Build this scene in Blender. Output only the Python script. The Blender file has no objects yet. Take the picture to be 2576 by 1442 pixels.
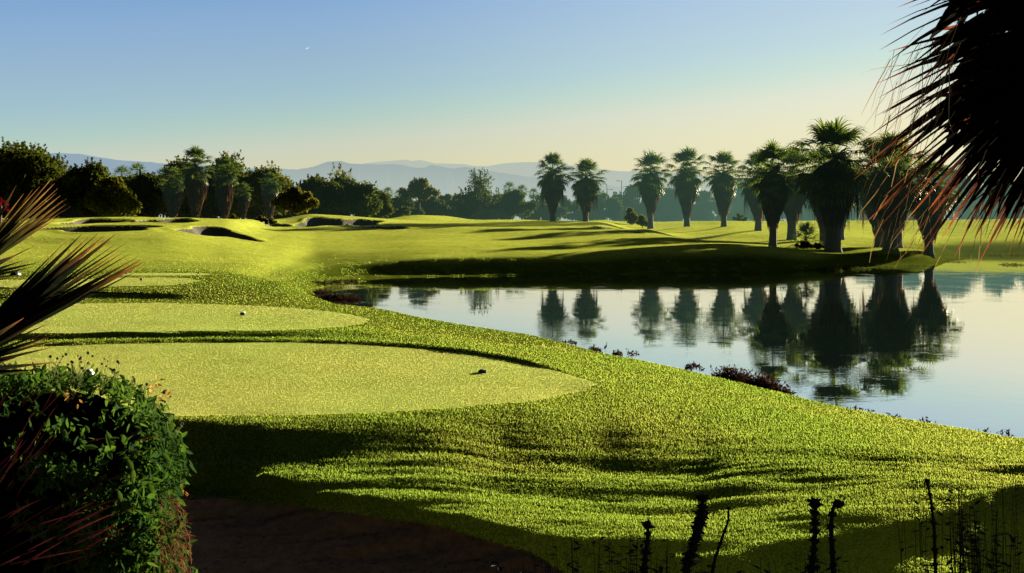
import bpy, math, random
import numpy as np
from mathutils import Vector, Matrix

random.seed(7)
rng = np.random.default_rng(11)
SC = bpy.context.scene
COL = SC.collection
R = math.radians
F, CX, HZ, HC = 2700.0, 1288.0, 557.0, 4.4      # photo measured at 2576 px wide: focal, centre, horizon, eye height
SUN_AZ, SUN_EL = R(42), R(12.3)
SUN = Vector((math.sin(SUN_AZ) * math.cos(SUN_EL), math.cos(SUN_AZ) * math.cos(SUN_EL), math.sin(SUN_EL)))


def at(px, py, Y):
    return Vector(((px - CX) * Y / F, Y, HC - (py - HZ) * Y / F))


# ------------------------------------------------------------------ mesh helpers
def mesh_np(name, verts, faces, smooth=False, col=None, extra=None):
    """verts (n,3), faces (m,k) with one k; col: per-vertex float 't' attribute"""
    verts = np.asarray(verts, dtype=np.float32).reshape(-1, 3)
    faces = np.asarray(faces, dtype=np.int32)
    me = bpy.data.meshes.new(name)
    me.vertices.add(len(verts))
    me.vertices.foreach_set('co', verts.ravel())
    n, k = faces.shape
    me.loops.add(n * k)
    me.loops.foreach_set('vertex_index', faces.ravel())
    me.polygons.add(n)
    me.polygons.foreach_set('loop_start', np.arange(0, n * k, k, dtype=np.int32))
    me.polygons.foreach_set('loop_total', np.full(n, k, dtype=np.int32))
    if smooth:
        me.polygons.foreach_set('use_smooth', np.ones(n, dtype=bool))
    if col is not None:
        a = me.attributes.new('t', 'FLOAT', 'POINT')
        a.data.foreach_set('value', np.asarray(col, dtype=np.float32))
    for k, v in (extra or {}).items():
        a = me.attributes.new(k, 'FLOAT', 'POINT')
        a.data.foreach_set('value', np.asarray(v, dtype=np.float32))
    me.update(calc_edges=True)
    return me


def link(name, me, mat=None, parent=None, loc=None):
    o = bpy.data.objects.new(name, me)
    COL.objects.link(o)
    if mat is not None and me is not None and not me.materials:
        me.materials.append(mat)
    if parent is not None:
        o.parent = parent
    if loc is not None:
        o.location = loc
    return o


def tag(o, label=None, cat=None, group=None, kind=None):
    if label: o['label'] = label
    if cat: o['category'] = cat
    if group: o['group'] = group
    if kind: o['kind'] = kind
    return o


def thing(name, label, cat, loc=(0, 0, 0), rotz=0.0, scale=1.0, group=None):
    o = bpy.data.objects.new(name, None)
    o.empty_display_size = 0.2
    COL.objects.link(o)
    o.location = loc
    o.rotation_euler = (0, 0, rotz)
    o.scale = (scale,) * 3 if not isinstance(scale, (tuple, list)) else scale
    return tag(o, label, cat, group)


class Geo:
    """collects triangles with a per-vertex t value"""
    def __init__(self):
        self.v, self.f, self.t, self.n = [], [], [], 0

    def add(self, v, f, t=None):
        v = np.asarray(v, dtype=float).reshape(-1, 3)
        f = np.asarray(f, dtype=int)
        self.v.append(v); self.f.append(f + self.n)
        self.t.append(np.zeros(len(v)) if t is None else np.broadcast_to(np.asarray(t, dtype=float), (len(v),)))
        self.n += len(v)

    def strip(self, pts, widths, side, ts=None, fold=0.0, up=None):
        """flat tapered ribbon along pts; side: (n,3) or (3,) sideways unit vectors"""
        pts = np.asarray(pts, float); n = len(pts)
        side = np.broadcast_to(np.asarray(side, float), (n, 3))
        w = np.asarray(widths, float)[:, None] * 0.5
        a, b = pts - side * w, pts + side * w
        ts = np.linspace(0, 1, n) if ts is None else np.asarray(ts, float)
        if fold:
            u = np.broadcast_to(np.asarray(up, float), (n, 3))
            m = pts - u * w * fold
            v = np.concatenate([a, m, b]); t = np.concatenate([ts, ts, ts])
            f = []
            for i in range(n - 1):
                for o in (0, n):
                    f += [(o + i, o + i + 1, o + n + i), (o + i + 1, o + n + i + 1, o + n + i)]
            self.add(v, f, t); return
        v = np.concatenate([a, b]); t = np.concatenate([ts, ts])
        f = []
        for i in range(n - 1):
            f += [(i, i + 1, n + i), (i + 1, n + i + 1, n + i)]
        self.add(v, f, t)

    def tube(self, pts, radii, seg=6, ts=None):
        pts = np.asarray(pts, float); n = len(pts)
        tan = np.gradient(pts, axis=0)
        tan /= np.linalg.norm(tan, axis=1, keepdims=True) + 1e-9
        ref = np.array([0.31, 0.17, 0.93]) if abs(tan[0][2]) < 0.9 else np.array([1.0, 0.1, 0.0])
        s = np.cross(tan, ref); s /= np.linalg.norm(s, axis=1, keepdims=True) + 1e-9
        q = np.cross(tan, s)
        ang = np.linspace(0, 2 * math.pi, seg, endpoint=False)
        v = pts[:, None, :] + (s[:, None, :] * np.cos(ang)[None, :, None] + q[:, None, :] * np.sin(ang)[None, :, None]) * np.asarray(radii, float)[:, None, None]
        ts = np.linspace(0, 1, n) if ts is None else np.asarray(ts, float)
        f = []
        for i in range(n - 1):
            for j in range(seg):
                a, b = i * seg + j, i * seg + (j + 1) % seg
                f += [(a, b, a + seg), (b, b + seg, a + seg)]
        c0 = (n - 1) * seg
        for j in range(1, seg - 1):
            f += [(c0, c0 + j, c0 + j + 1), (0, j + 1, j)]
        self.add(v.reshape(-1, 3), f, np.repeat(ts, seg))

    def blob(self, c, r, seg=10, rings=7, jitter=0.0, t=0.0):
        c = np.asarray(c, float); r = np.broadcast_to(np.asarray(r, float), (3,))
        v = [c + r * (0, 0, 1)]
        for i in range(1, rings):
            p = math.pi * i / rings
            for j in range(seg):
                a = 2 * math.pi * j / seg
                k = 1 + (random.uniform(-jitter, jitter) if jitter else 0)
                v.append(c + r * k * (math.sin(p) * math.cos(a), math.sin(p) * math.sin(a), math.cos(p)))
        v.append(c - r * (0, 0, 1))
        f = []
        for j in range(seg):
            f.append((0, 1 + j, 1 + (j + 1) % seg))
        for i in range(rings - 2):
            for j in range(seg):
                a, b = 1 + i * seg + j, 1 + i * seg + (j + 1) % seg
                f += [(a, a + seg, b), (b, a + seg, b + seg)]
        L = len(v) - 1; o = 1 + (rings - 2) * seg
        for j in range(seg):
            f.append((L, o + (j + 1) % seg, o + j))
        self.add(v, f, t)

    def mesh(self, name, smooth=False):
        return mesh_np(name, np.concatenate(self.v), np.concatenate(self.f), smooth, np.concatenate(self.t))

    def build(self, name, mat, parent=None, smooth=False, loc=None):
        return link(name, self.mesh(name, smooth), mat, parent, loc)


# ------------------------------------------------------------------ materials
def new_mat(name):
    m = bpy.data.materials.new(name)
    m.use_nodes = True
    nt = m.node_tree
    for n in list(nt.nodes):
        nt.nodes.remove(n)
    out = nt.nodes.new('ShaderNodeOutputMaterial')
    return m, nt, out


def N(nt, typ, **kw):
    n = nt.nodes.new('ShaderNode' + typ)
    for k, v in kw.items():
        if k.startswith('i_'):
            key = k[2:]
            key = int(key) if key.isdigit() else key.replace('_', ' ')
            n.inputs[key].default_value = v
        else:
            setattr(n, k, v)
    return n


def c4(c):
    return (c[0], c[1], c[2], 1.0)


def mixcol(nt, fac, a, b, blend='MIX'):
    n = nt.nodes.new('ShaderNodeMix'); n.data_type = 'RGBA'; n.blend_type = blend
    for sock, v in ((n.inputs[0], fac), (n.inputs[6], a), (n.inputs[7], b)):
        if hasattr(v, 'links'):
            nt.links.new(v, sock)
        elif isinstance(v, (int, float)):
            sock.default_value = v
        else:
            sock.default_value = c4(v)
    return n.outputs[2]


def maprange(nt, src, a, b, c=0.0, d=1.0, smooth=False):
    n = N(nt, 'MapRange'); n.clamp = True
    if smooth: n.interpolation_type = 'SMOOTHSTEP'
    for i, v in zip((1, 2, 3, 4), (a, b, c, d)):
        n.inputs[i].default_value = v
    nt.links.new(src, n.inputs[0])
    return n.outputs[0]


def noise(nt, scale, detail=3.0, rough=0.55, vec=None, dist=0.0):
    n = N(nt, 'TexNoise'); n.inputs['Scale'].default_value = scale
    n.inputs['Detail'].default_value = detail; n.inputs['Roughness'].default_value = rough
    n.inputs['Distortion'].default_value = dist
    if vec is not None: nt.links.new(vec, n.inputs['Vector'])
    return n.outputs['Fac']


def mixsh(nt, fac, a, b):
    n = N(nt, 'MixShader')
    if hasattr(fac, 'links'): nt.links.new(fac, n.inputs[0])
    else: n.inputs[0].default_value = fac
    nt.links.new(a, n.inputs[1]); nt.links.new(b, n.inputs[2])
    return n.outputs[0]


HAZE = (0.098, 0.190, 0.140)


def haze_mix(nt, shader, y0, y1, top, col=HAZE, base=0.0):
    """aerial perspective: haze painted into the material as emission, growing with world Y"""
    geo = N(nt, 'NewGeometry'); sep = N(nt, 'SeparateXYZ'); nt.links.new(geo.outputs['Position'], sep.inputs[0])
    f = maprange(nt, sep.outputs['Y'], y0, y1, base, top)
    # the painted haze is stronger to the east
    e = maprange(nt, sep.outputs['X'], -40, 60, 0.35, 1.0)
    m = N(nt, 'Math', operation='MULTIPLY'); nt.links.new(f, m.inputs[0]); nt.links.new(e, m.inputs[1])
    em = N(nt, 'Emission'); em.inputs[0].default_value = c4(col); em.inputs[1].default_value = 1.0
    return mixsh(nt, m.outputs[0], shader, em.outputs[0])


def leafy(name, dark, light, trans=0.45, tcol=None, nscale=0.6, haze=None, rough_spec=0.0):
    """foliage: diffuse + translucent, light and dark clumps, optional haze"""
    m, nt, out = new_mat(name)
    tex = N(nt, 'TexCoord')
    f = noise(nt, nscale, 2.0, 0.6, tex.outputs['Object'])
    f = maprange(nt, f, 0.35, 0.65)
    oi = N(nt, 'ObjectInfo')
    c = mixcol(nt, f, dark, light)
    c = mixcol(nt, maprange(nt, oi.outputs['Random'], 0, 1, 0.0, 0.35), c, (light[0] * 1.1, light[1] * 0.9, light[2] * 0.6))
    d = N(nt, 'BsdfDiffuse'); nt.links.new(c, d.inputs[0])
    t = N(nt, 'BsdfTranslucent')
    if tcol is None:
        tc = mixcol(nt, 1.0, c, (2.2, 2.0, 0.9), 'MULTIPLY')
        nt.links.new(tc, t.inputs[0])
    else:
        t.inputs[0].default_value = c4(tcol)
    s = mixsh(nt, trans, d.outputs[0], t.outputs[0])
    if rough_spec:
        g = N(nt, 'BsdfGlossy'); g.inputs['Roughness'].default_value = 0.35
        g.inputs[0].default_value = (0.9, 0.9, 0.8, 1)
        s = mixsh(nt, rough_spec, s, g.outputs[0])
    if haze:
        s = haze_mix(nt, s, *haze)
    nt.links.new(s, out.inputs[0])
    return m


def grad_mat(name, stops, trans=0.5, spec=0.0, tboost=1.5):
    """colour along the 't' attribute (base to tip)"""
    m, nt, out = new_mat(name)
    a = N(nt, 'Attribute'); a.attribute_name = 't'
    r = N(nt, 'ValToRGB'); nt.links.new(a.outputs['Fac'], r.inputs[0])
    el = r.color_ramp.elements
    while len(el) < len(stops): el.new(0.5)
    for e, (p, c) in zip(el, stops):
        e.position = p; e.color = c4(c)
    tex = N(nt, 'TexCoord')
    f = noise(nt, 30.0, 2, 0.6, tex.outputs['Object'])
    c = mixcol(nt, maprange(nt, f, 0.3, 0.7, 0.0, 0.6), r.outputs[0], (0.25, 0.25, 0.25), 'MULTIPLY')
    d = N(nt, 'BsdfDiffuse'); nt.links.new(c, d.inputs[0])
    t = N(nt, 'BsdfTranslucent')
    nt.links.new(mixcol(nt, 1.0, c, (tboost, tboost, tboost), 'MULTIPLY'), t.inputs[0])
    s = mixsh(nt, trans, d.outputs[0], t.outputs[0])
    if spec:
        g = N(nt, 'BsdfGlossy'); g.inputs['Roughness'].default_value = 0.4
        s = mixsh(nt, spec, s, g.outputs[0])
    nt.links.new(s, out.inputs[0])
    return m


def plain(name, col, rough=0.8, var=0.25, nscale=8.0, bump=0.0, haze=None, spec=0.3):
    m, nt, out = new_mat(name)
    tex = N(nt, 'TexCoord')
    f = noise(nt, nscale, 4, 0.6, tex.outputs['Object'])
    c = mixcol(nt, f, tuple(x * (1 - var) for x in col), tuple(min(1, x * (1 + var)) for x in col))
    b = N(nt, 'BsdfPrincipled'); nt.links.new(c, b.inputs['Base Color']); b.inputs['Roughness'].default_value = rough
    b.inputs['Specular IOR Level'].default_value = spec
    if bump:
        bp = N(nt, 'Bump'); bp.inputs['Strength'].default_value = bump; nt.links.new(f, bp.inputs['Height'])
        nt.links.new(bp.outputs[0], b.inputs['Normal'])
    s = b.outputs[0]
    if haze: s = haze_mix(nt, s, *haze)
    nt.links.new(s, out.inputs[0])
    return m


# ------------------------------------------------------------------ camera, sky, sun
cam = bpy.data.cameras.new('camera')
cam.sensor_width = 36.0
cam.lens = 36.0 * F / 2576.0
cam.shift_y = -(721.0 - HZ) / 2576.0
cam.clip_start = 0.1
cam.clip_end = 60000
camo = bpy.data.objects.new('camera', cam)
COL.objects.link(camo)
camo.location = (0, 0, HC)
camo.rotation_euler = (R(90), 0, 0)
SC.camera = camo

SC.view_settings.view_transform = 'Standard'
SC.view_settings.look = 'None'
SC.view_settings.exposure = 0
SC.cycles.max_bounces = 8
SC.cycles.diffuse_bounces = 2
SC.cycles.glossy_bounces = 3
SC.cycles.transmission_bounces = 4
SC.cycles.use_denoising = True
SC.cycles.caustics_reflective = False
SC.cycles.caustics_refractive = False

w = bpy.data.worlds.new('World'); SC.world = w; w.use_nodes = True
nt = w.node_tree
bg = nt.nodes['Background']
sky = nt.nodes.new('ShaderNodeTexSky')
sky.sky_type = 'NISHITA'
sky.sun_disc = False
sky.sun_elevation = SUN_EL
sky.sun_rotation = SUN_AZ
sky.altitude = 0; sky.air_density = 1.0; sky.dust_density = 1.2; sky.ozone_density = 1.5
# clear desert morning: cream at the horizon through pale aqua to blue, whiter towards the sun
tcw = nt.nodes.new('ShaderNodeTexCoord')
sepw = nt.nodes.new('ShaderNodeSeparateXYZ'); nt.links.new(tcw.outputs['Generated'], sepw.inputs[0])


def wmath(op, a, b=None, c=None):
    n = nt.nodes.new('ShaderNodeMath'); n.operation = op
    for i, v in enumerate((a, b, c)):
        if v is None: continue
        if hasattr(v, 'links'): nt.links.new(v, n.inputs[i])
        else: n.inputs[i].default_value = v
    return n.outputs[0]


elev = wmath('MULTIPLY', wmath('ARCSINE', sepw.outputs['Z']), 57.2958)
azim = wmath('MULTIPLY', wmath('ARCTAN2', sepw.outputs['X'], sepw.outputs['Y']), 57.2958)
azc = wmath('MINIMUM', wmath('MAXIMUM', azim, -45.0), 42.0)
vv = wmath('MAXIMUM', wmath('SUBTRACT', elev, wmath('MULTIPLY', azc, 0.095)), -5.0)
ramp = nt.nodes.new('ShaderNodeValToRGB')
nt.links.new(wmath('DIVIDE', wmath('ADD', vv, 5.0), 95.0), ramp.inputs[0])


def s2l(c):
    return tuple(((x / 255) / 12.92 if x / 255 <= .04045 else ((x / 255 + .055) / 1.055) ** 2.4) for x in c)


stops = [(-5, (208, 200, 160)), (1.5, (215, 208, 163)), (3.3, (212, 209, 173)), (4.9, (203, 208, 188)), (6.3, (176, 203, 194)), (7.6, (162, 193, 203)),
         (9.2, (153, 184, 206)), (11.7, (138, 173, 210)), (14.2, (118, 159, 206)), (19, (56, 92, 152)), (34, (14, 28, 60)), (90, (4, 9, 24))]
el = ramp.color_ramp.elements
while len(el) < len(stops): el.new(0.5)
for e, (p, c) in zip(el, stops):
    e.position = (p + 5) / 95; e.color = (*s2l(c), 1)
dotn = nt.nodes.new('ShaderNodeVectorMath'); dotn.operation = 'DOT_PRODUCT'
nt.links.new(tcw.outputs['Generated'], dotn.inputs[0]); dotn.inputs[1].default_value = SUN
dim = nt.nodes.new('ShaderNodeMapRange'); dim.inputs[1].default_value = -.5; dim.inputs[2].default_value = .35
dim.inputs[3].default_value = .22; dim.inputs[4].default_value = 1.0; nt.links.new(dotn.outputs['Value'], dim.inputs[0])
glow = nt.nodes.new('ShaderNodeMapRange'); glow.interpolation_type = 'SMOOTHSTEP'; glow.inputs[1].default_value = .60; glow.inputs[2].default_value = 1.0
glow.inputs[3].default_value = 0; glow.inputs[4].default_value = 1.0; nt.links.new(dotn.outputs['Value'], glow.inputs[0])


def wvec(op, a, b):
    n = nt.nodes.new('ShaderNodeVectorMath'); n.operation = op
    for i, v in enumerate((a, b)):
        if hasattr(v, 'links'): nt.links.new(v, n.inputs[i])
        else: n.inputs[i].default_value = v
    return n.outputs[0]


base = wvec('MULTIPLY', ramp.outputs[0], dim.outputs[0])
gl = wvec('MULTIPLY', (1.75, 1.7, 1.5), glow.outputs[0])
tot = wvec('ADD', wvec('ADD', wvec('MULTIPLY', base, (10.0, 10.0, 10.0)), gl), wvec('MULTIPLY', sky.outputs[0], (.024, .024, .022)))
nt.links.new(tot, bg.inputs[0])
bg.inputs[1].default_value = 0.10

sun = bpy.data.lights.new('sun', 'SUN'); sun.energy = 21.0; sun.angle = R(0.5); sun.color = (1.0, 0.89, 0.66)
suno = bpy.data.objects.new('sun', sun); COL.objects.link(suno)
suno.rotation_euler = SUN.to_track_quat('Z', 'Y').to_euler()
suno.location = (60, 60, 40)
# ------------------------------------------------------------------ terrain: lofted from profiles read off the photo
def zc(py, z):                       # ground seen at image row py with height z
    return ((HC - z) * F / (py - HZ), z)


def yc(py, Y):                       # ground seen at image row py at distance Y
    return (Y, HC - (py - HZ) * Y / F)


U = 'u'
PROF = {}


def prof(px, near, far, back):
    """near: 11 nodes from the bottom of the frame to the near bank, far: shore, bank and fairway, back: beyond"""
    PROF[px] = near + far + back


def near_tail(ysh, dry=None):
    return ysh


# nodes: n1 bottom, n2 foot of dark bank, n3 crest, n4 slope, n5 tee front, n6 tee back, n7 dip, n8 foot, n9 tee-two front,
#        n10 tee-two back, n11 shoulder, n12 shore, n13 mid | n14 far shore, n15 foot, n16 bank crest, n17..n22 rise | n23,n24
prof(100,
     [(11.2, 0.24), (15.2, 0.72), (15.4, 0.95), (15.9, 1.045), zc(1045, 1.4), zc(872, 1.4), zc(862, 1.38), zc(852, 1.36), zc(837, 1.49),
      zc(765, 1.5), zc(752, 1.52), yc(736, 40.6), yc(722, 42.0)],
     [yc(698, 47.5), yc(688, 51.5), yc(680, 58), yc(666, 68), yc(646, 79), yc(616, 89), yc(592, 94), yc(570, 107), yc(549, 122)],
     [(140, 4.3), (190, 4.4)])
prof(400,
     [(11.4, 0.28), (15.1, 0.72), (15.3, 0.95), (15.8, 1.035), zc(1045, 1.4), zc(861, 1.4), zc(857, 1.38), zc(851, 1.36), zc(836, 1.49),
      zc(762, 1.5), zc(752, 1.5), yc(736, 40.6), yc(722, 42.0)],
     [yc(698, 47.5), yc(688, 51.5), yc(681, 58), yc(668, 68), yc(648, 79), yc(618, 89), yc(592, 95), yc(568, 108), yc(545, 123)],
     [(142, 4.3), (190, 4.4)])
prof(560,
     [(11.6, 0.32), (14.9, 0.72), (15.1, 0.95), (15.7, 1.035), zc(1045, 1.4), zc(860, 1.4), zc(856, 1.38), zc(850, 1.36), zc(834, 1.49),
      zc(768, 1.5), zc(756, 1.5), yc(738, 41), yc(718, 42.6)],
     [yc(694, 48), yc(688, 53), yc(683, 59), yc(672, 66), yc(660, 76), yc(636, 87), yc(598, 100), yc(572, 110), yc(549, 124)],
     [(142, 4.3), (190, 4.4)])
prof(700,
     [(11.7, 0.34), (14.13, 0.73), (14.33, 0.96), (15.2, 1.035), zc(1045, 1.4), zc(861, 1.4), zc(856, 1.38), zc(850, 1.36), zc(833, 1.49),
      zc(772, 1.5), yc(752, 40.5), yc(735, 42.2), yc(714, 44.6)],
     [(58, 1.1), (66, .85), yc(690, 72), yc(668, 79), yc(645, 88), yc(622, 99), yc(600, 112), yc(575, 132), yc(552, 146)],
     [(165, 4.4), (200, 4.4)])
prof(800,
     [(11.8, 0.36), (13.65, 0.73), (13.85, 0.96), (15.1, 1.025), zc(1044, 1.4), zc(864, 1.4), zc(858, 1.38), zc(850, 1.36), zc(832, 1.48),
      zc(780, 1.5), yc(765, 40), yc(752, 48), (66, -.12)],
     [yc(707, 78), yc(698, 81.0), yc(664, 86), yc(648, 94), yc(630, 102), yc(610, 112), yc(590, 124), yc(566, 138), yc(541, 151)],
     [(170, 4.5), (205, 4.4)])
prof(900,
     [(11.8, 0.38), (13.34, 0.72), (13.54, 0.95), (15, 1.015), zc(1042, 1.4), zc(867, 1.4), zc(860, 1.38), zc(850, 1.34), zc(832, 1.45),
      zc(802, 1.48), yc(773, 41), (54, 0), (64, -1)],
     [yc(705, 80), yc(692, 85.0), yc(662, 88.5), yc(648, 94), yc(630, 102), yc(610, 112), yc(590, 124), yc(568, 138), yc(545, 152)],
     [(172, 4.5), (205, 4.4)])
prof(1100,
     [(11.7, 0.4), (12.78, 0.69), (12.98, 0.92), (15, 1.025), zc(1030, 1.4), zc(881, 1.4), zc(873, 1.37), zc(862, 1.33), zc(848, 1.3),
      zc(828, 1.14), zc(808, .87), (47, 0), (60, -1)],
     [yc(697, 85), yc(690, 86.5), yc(648, 89.8), yc(636, 96), yc(618, 104), yc(600, 114), yc(582, 126), yc(567, 142), yc(556, 162)],
     [(185, 4.6), (215, 4.4)])
prof(1300,
     [(11.5, 0.4), (12.22, 0.65), (12.42, 0.88), (15, 0.9), zc(1012, 1.4), zc(908, 1.4), zc(900, 1.36), zc(888, 1.26), zc(872, 1.1),
      zc(855, .9), zc(837, .64), (41, 0), (58, -1)],
     [yc(694, 86.7), yc(688, 88), yc(645, 91.4), yc(630, 98), yc(612, 108), yc(595, 120), yc(580, 133), yc(566, 150), yc(556, 168)],
     [(190, 4.7), (215, 4.5)])
prof(1500,
     [(11.3, 0.42), (11.82, 0.65), (12.1, 0.85), (15, 0.86), zc(1040, 1.25), zc(964, 1.4), zc(946, 1.33), zc(930, 1.22), zc(912, 1.06),
      zc(898, .88), zc(884, .58), (35.5, 0), (56, -1)],
     [yc(691, 88.7), yc(686, 90), yc(639, 94), yc(624, 102), yc(608, 112), yc(592, 125), yc(576, 142), yc(564, 158), yc(556, 170)],
     [(190, 3.9), (225, 4.3)])
prof(1620,
     [(11.2, 0.48), (11.62, 0.65), (11.9, 0.85), (15, 0.84), zc(1060, 1.2), zc(990, 1.28), zc(965, 1.2), zc(945, 1.12), zc(928, 1.0),
      zc(915, .86), zc(906, .62), (32.5, 0), (56, -1)],
     [yc(690, 89.3), yc(685, 91), yc(634, 96), yc(620, 104), yc(606, 114), yc(590, 129), yc(577, 143), (162, 2.65), (184, 3.2)],
     [(205, 3.4), (240, 4.1)])
prof(1750,
     [(11.15, 0.55), (11.42, 0.65), (11.7, 0.85), (14.6, 0.84), zc(1070, 1.12), zc(1008, 1.2), zc(985, 1.12), zc(968, 1.02), zc(954, .9),
      zc(943, .76), zc(934, .55), (29.5, 0), (56, -1)],
     [yc(689, 90), yc(685, 91.5), yc(631, 97), yc(619, 104), yc(608, 115), yc(603, 123), (140, 1.7), (160, 2.75), (180, 3.75)],
     [(205, 4.0), (240, 4.2)])
prof(1850,
     [(11.2, 0.55), (11.47, 0.66), (11.75, 0.86), (14.4, 0.91), zc(1080, 1.1), zc(1025, 1.12), zc(1005, 1.05), zc(990, .95), zc(977, .82),
      zc(968, .7), zc(960, .52), (28.5, 0), (56, -1)],
     [yc(688, 90.7), yc(684, 92), yc(630, 97.5), yc(621, 104), yc(612, 114), yc(606, 122), (143, 1.95), (157, 2.95), (170, 3.75)],
     [(188, 4.4), (240, 4.35)])
prof(1950,
     [(11.3, 0.5), (11.72, 0.66), (12, 0.86), (14.3, 0.93), zc(1090, 1.08), zc(1040, 1.05), zc(1025, .98), zc(1012, .88), zc(1001, .76),
      zc(992, .62), zc(985, .48), (27.3, 0), (56, -1)],
     [yc(687, 91.4), yc(683, 93), yc(631, 99), yc(624, 106), yc(620, 116), yc(612, 125), yc(601, 140), yc(580, 160), yc(562, 180)],
     [(198, 4.4), (240, 4.35)])
prof(2100,
     [(11.1, 0.45), (11.92, 0.69), (12.2, 0.89), (14.2, 0.96), zc(1110, 1.02), zc(1070, .95), zc(1055, .86), zc(1043, .76), zc(1034, .65),
      zc(1027, .54), zc(1021, .42), (25.3, 0), (58, -1)],
     [yc(680, 96.6), yc(675, 99), yc(640, 104.5), yc(635, 109.5), yc(625, 119), yc(612, 130), yc(598, 145), yc(576, 166), yc(558, 185)],
     [(203, 4.42), (240, 4.4)])
prof(2300,
     [(10.9, 0.35), (12.22, 0.74), (12.5, 0.94), (14, 0.98), zc(1130, .94), zc(1105, .84), zc(1092, .75), zc(1082, .66), zc(1073, .56),
      zc(1065, .46), zc(1059, .36), (23.4, 0), (62, -1)],
     [yc(669, 106.5), yc(664, 109.5), yc(645, 112.5), yc(634, 116), yc(626, 126), yc(612, 140), yc(596, 157), yc(575, 175), yc(557, 193)],
     [(210, 4.4), (240, 4.4)])
prof(2430,
     [(10.8, 0.2), (12.82, 0.76), (13.1, 0.96), (14.3, 0.95), zc(1140, .85), zc(1120, .75), zc(1110, .66), zc(1101, .56), zc(1094, .47),
      zc(1087, .38), zc(1080, .3), (22.4, 0), (66, -1)],
     [yc(658, 118.5), yc(655, 121.5), yc(651.5, 126), (131, -.25), (136, -.3), yc(640, 142), yc(618, 152), yc(585, 170), yc(554, 194)],
     [(212, 4.45), (240, 4.4)])
prof(2576,
     [(10.7, 0.1), (13.62, 0.77), (13.9, 0.97), (14.6, 0.9), zc(1150, .76), zc(1135, .66), zc(1128, .58), zc(1121, .49), zc(1114, .4),
      zc(1108, .32), zc(1103, .24), (21.7, 0), (70, -1)],
     [(118, -1), (122, -.8), (126, -.6), (131, -.5), (137, -.3), yc(639, 142.5), yc(612, 154), yc(580, 173), yc(550, 196)],
     [(214, 4.9), (240, 4.6)])
prof(3100,
     [(10.0, .1), (13.0, .7), (13.4, .9), (14, .95), (15, .95), (16.5, .95), (17.5, .95), (18.5, .95), (20, .9),
      (22, .8), (24, .6), (27, 0), (70, -1)],
     [(118, -1), (122, -.8), (126, -.6), (131, -.5), (137, -.3), yc(640, 143), yc(610, 156), yc(580, 176), yc(548, 200)],
     [(218, 5.1), (240, 5)])
PROF[-500] = list(PROF[100])
pxs = sorted(PROF)
HEAD = [(-4.0, -.4), (5.0, -.25), (8.0, 0.0)]
TAIL = [(330, 4.3), (600, 4.2), (9000, 4.0)]
K = np.array([HEAD + PROF[p] + TAIL for p in pxs], dtype=float)       # (columns, nodes, 2)
for i in range(len(K)):
    for j in range(1, K.shape[1]):
        if K[i, j, 0] <= K[i, j - 1, 0] + 0.04:
            K[i, j, 0] = K[i, j - 1, 0] + 0.04


def pchip(x, y, q):
    """monotone cubic along axis 0 of y at points q"""
    x = np.asarray(x, float); y = np.asarray(y, float)
    h = np.diff(x); hs = h.reshape((-1,) + (1,) * (y.ndim - 1))
    d = np.diff(y, axis=0) / hs
    m = np.zeros_like(y)
    w1 = 2 * hs[1:] + hs[:-1]; w2 = hs[1:] + 2 * hs[:-1]
    same = (d[1:] * d[:-1]) > 0
    with np.errstate(divide='ignore', invalid='ignore'):
        hm = (w1 + w2) / (w1 / d[:-1] + w2 / d[1:])
    m[1:-1] = np.where(same, hm, 0.0)
    m[0], m[-1] = d[0], d[-1]
    q = np.clip(q, x[0], x[-1])
    i = np.clip(np.searchsorted(x, q, side='right') - 1, 0, len(h) - 1)
    s = ((q - x[i]) / h[i]).reshape((-1,) + (1,) * (y.ndim - 1)); hh = hs[i]
    return (y[i] * (1 + 2 * s) * (1 - s) ** 2 + hh * m[i] * s * (1 - s) ** 2
            + y[i + 1] * s * s * (3 - 2 * s) + hh * m[i + 1] * s * s * (s - 1))


def vnoise(x, y, scale, seed):
    r = np.random.default_rng(seed); n = 128
    L = r.uniform(-1, 1, (n, n))
    x = x / scale; y = y / scale
    xi = np.floor(x).astype(int); yi = np.floor(y).astype(int)
    fx = x - xi; fy = y - yi
    fx = fx * fx * (3 - 2 * fx); fy = fy * fy * (3 - 2 * fy)
    a = L[xi % n, yi % n]; b = L[(xi + 1) % n, yi % n]; c = L[xi % n, (yi + 1) % n]; d = L[(xi + 1) % n, (yi + 1) % n]
    return (a * (1 - fx) + b * fx) * (1 - fy) + (c * (1 - fx) + d * fx) * fy


# bunkers: centre column px, centre distance, half width (m), half depth (m), depth (m)
BUNKERS = [(240, 114, 3.6, 5.5, 1.0), (418, 115.5, 3.4, 4.2, .8), (250, 101.5, 5.6, 4.6, 1.0), (548, 105, 3.9, 5.0, .75),
           (806, 141, 3.4, 5, .8), (910, 143, 2.7, 4.5, .7), (972, 136, 3.2, 3.6, .7), (692, 136, 1.6, 4, .7),
           (1552, 150, 4.6, 8, 1.2), (1594, 131.5, 1.4, 2.6, .6), (1215, 178, 3.0, 5, .9)]


def bunker_r(X, Y, b):
    px, yc_, rx, ry, d = b
    xc = (px - CX) * yc_ / F
    dx, dy = (X - xc) / rx, (Y - yc_) / ry
    a = np.arctan2(dy, dx)
    wob = 1 + .16 * np.sin(3 * a + px) + .10 * np.sin(5 * a + 2 * px)
    return np.sqrt(dx * dx + dy * dy) / wob


NODE_CACHE = {}


def terrain_grid(px, Yg):
    """px (n,), Yg (m,) -> z (m,n) on rays; Yg measured along Y"""
    knots = pchip(np.array(pxs, float), K, px)                 # (n,nodes,2)
    Z = np.empty((len(Yg), len(px)))
    for i in range(len(px)):
        Z[:, i] = pchip(knots[i, :, 0], knots[i, :, 1], Yg)
    return Z


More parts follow.
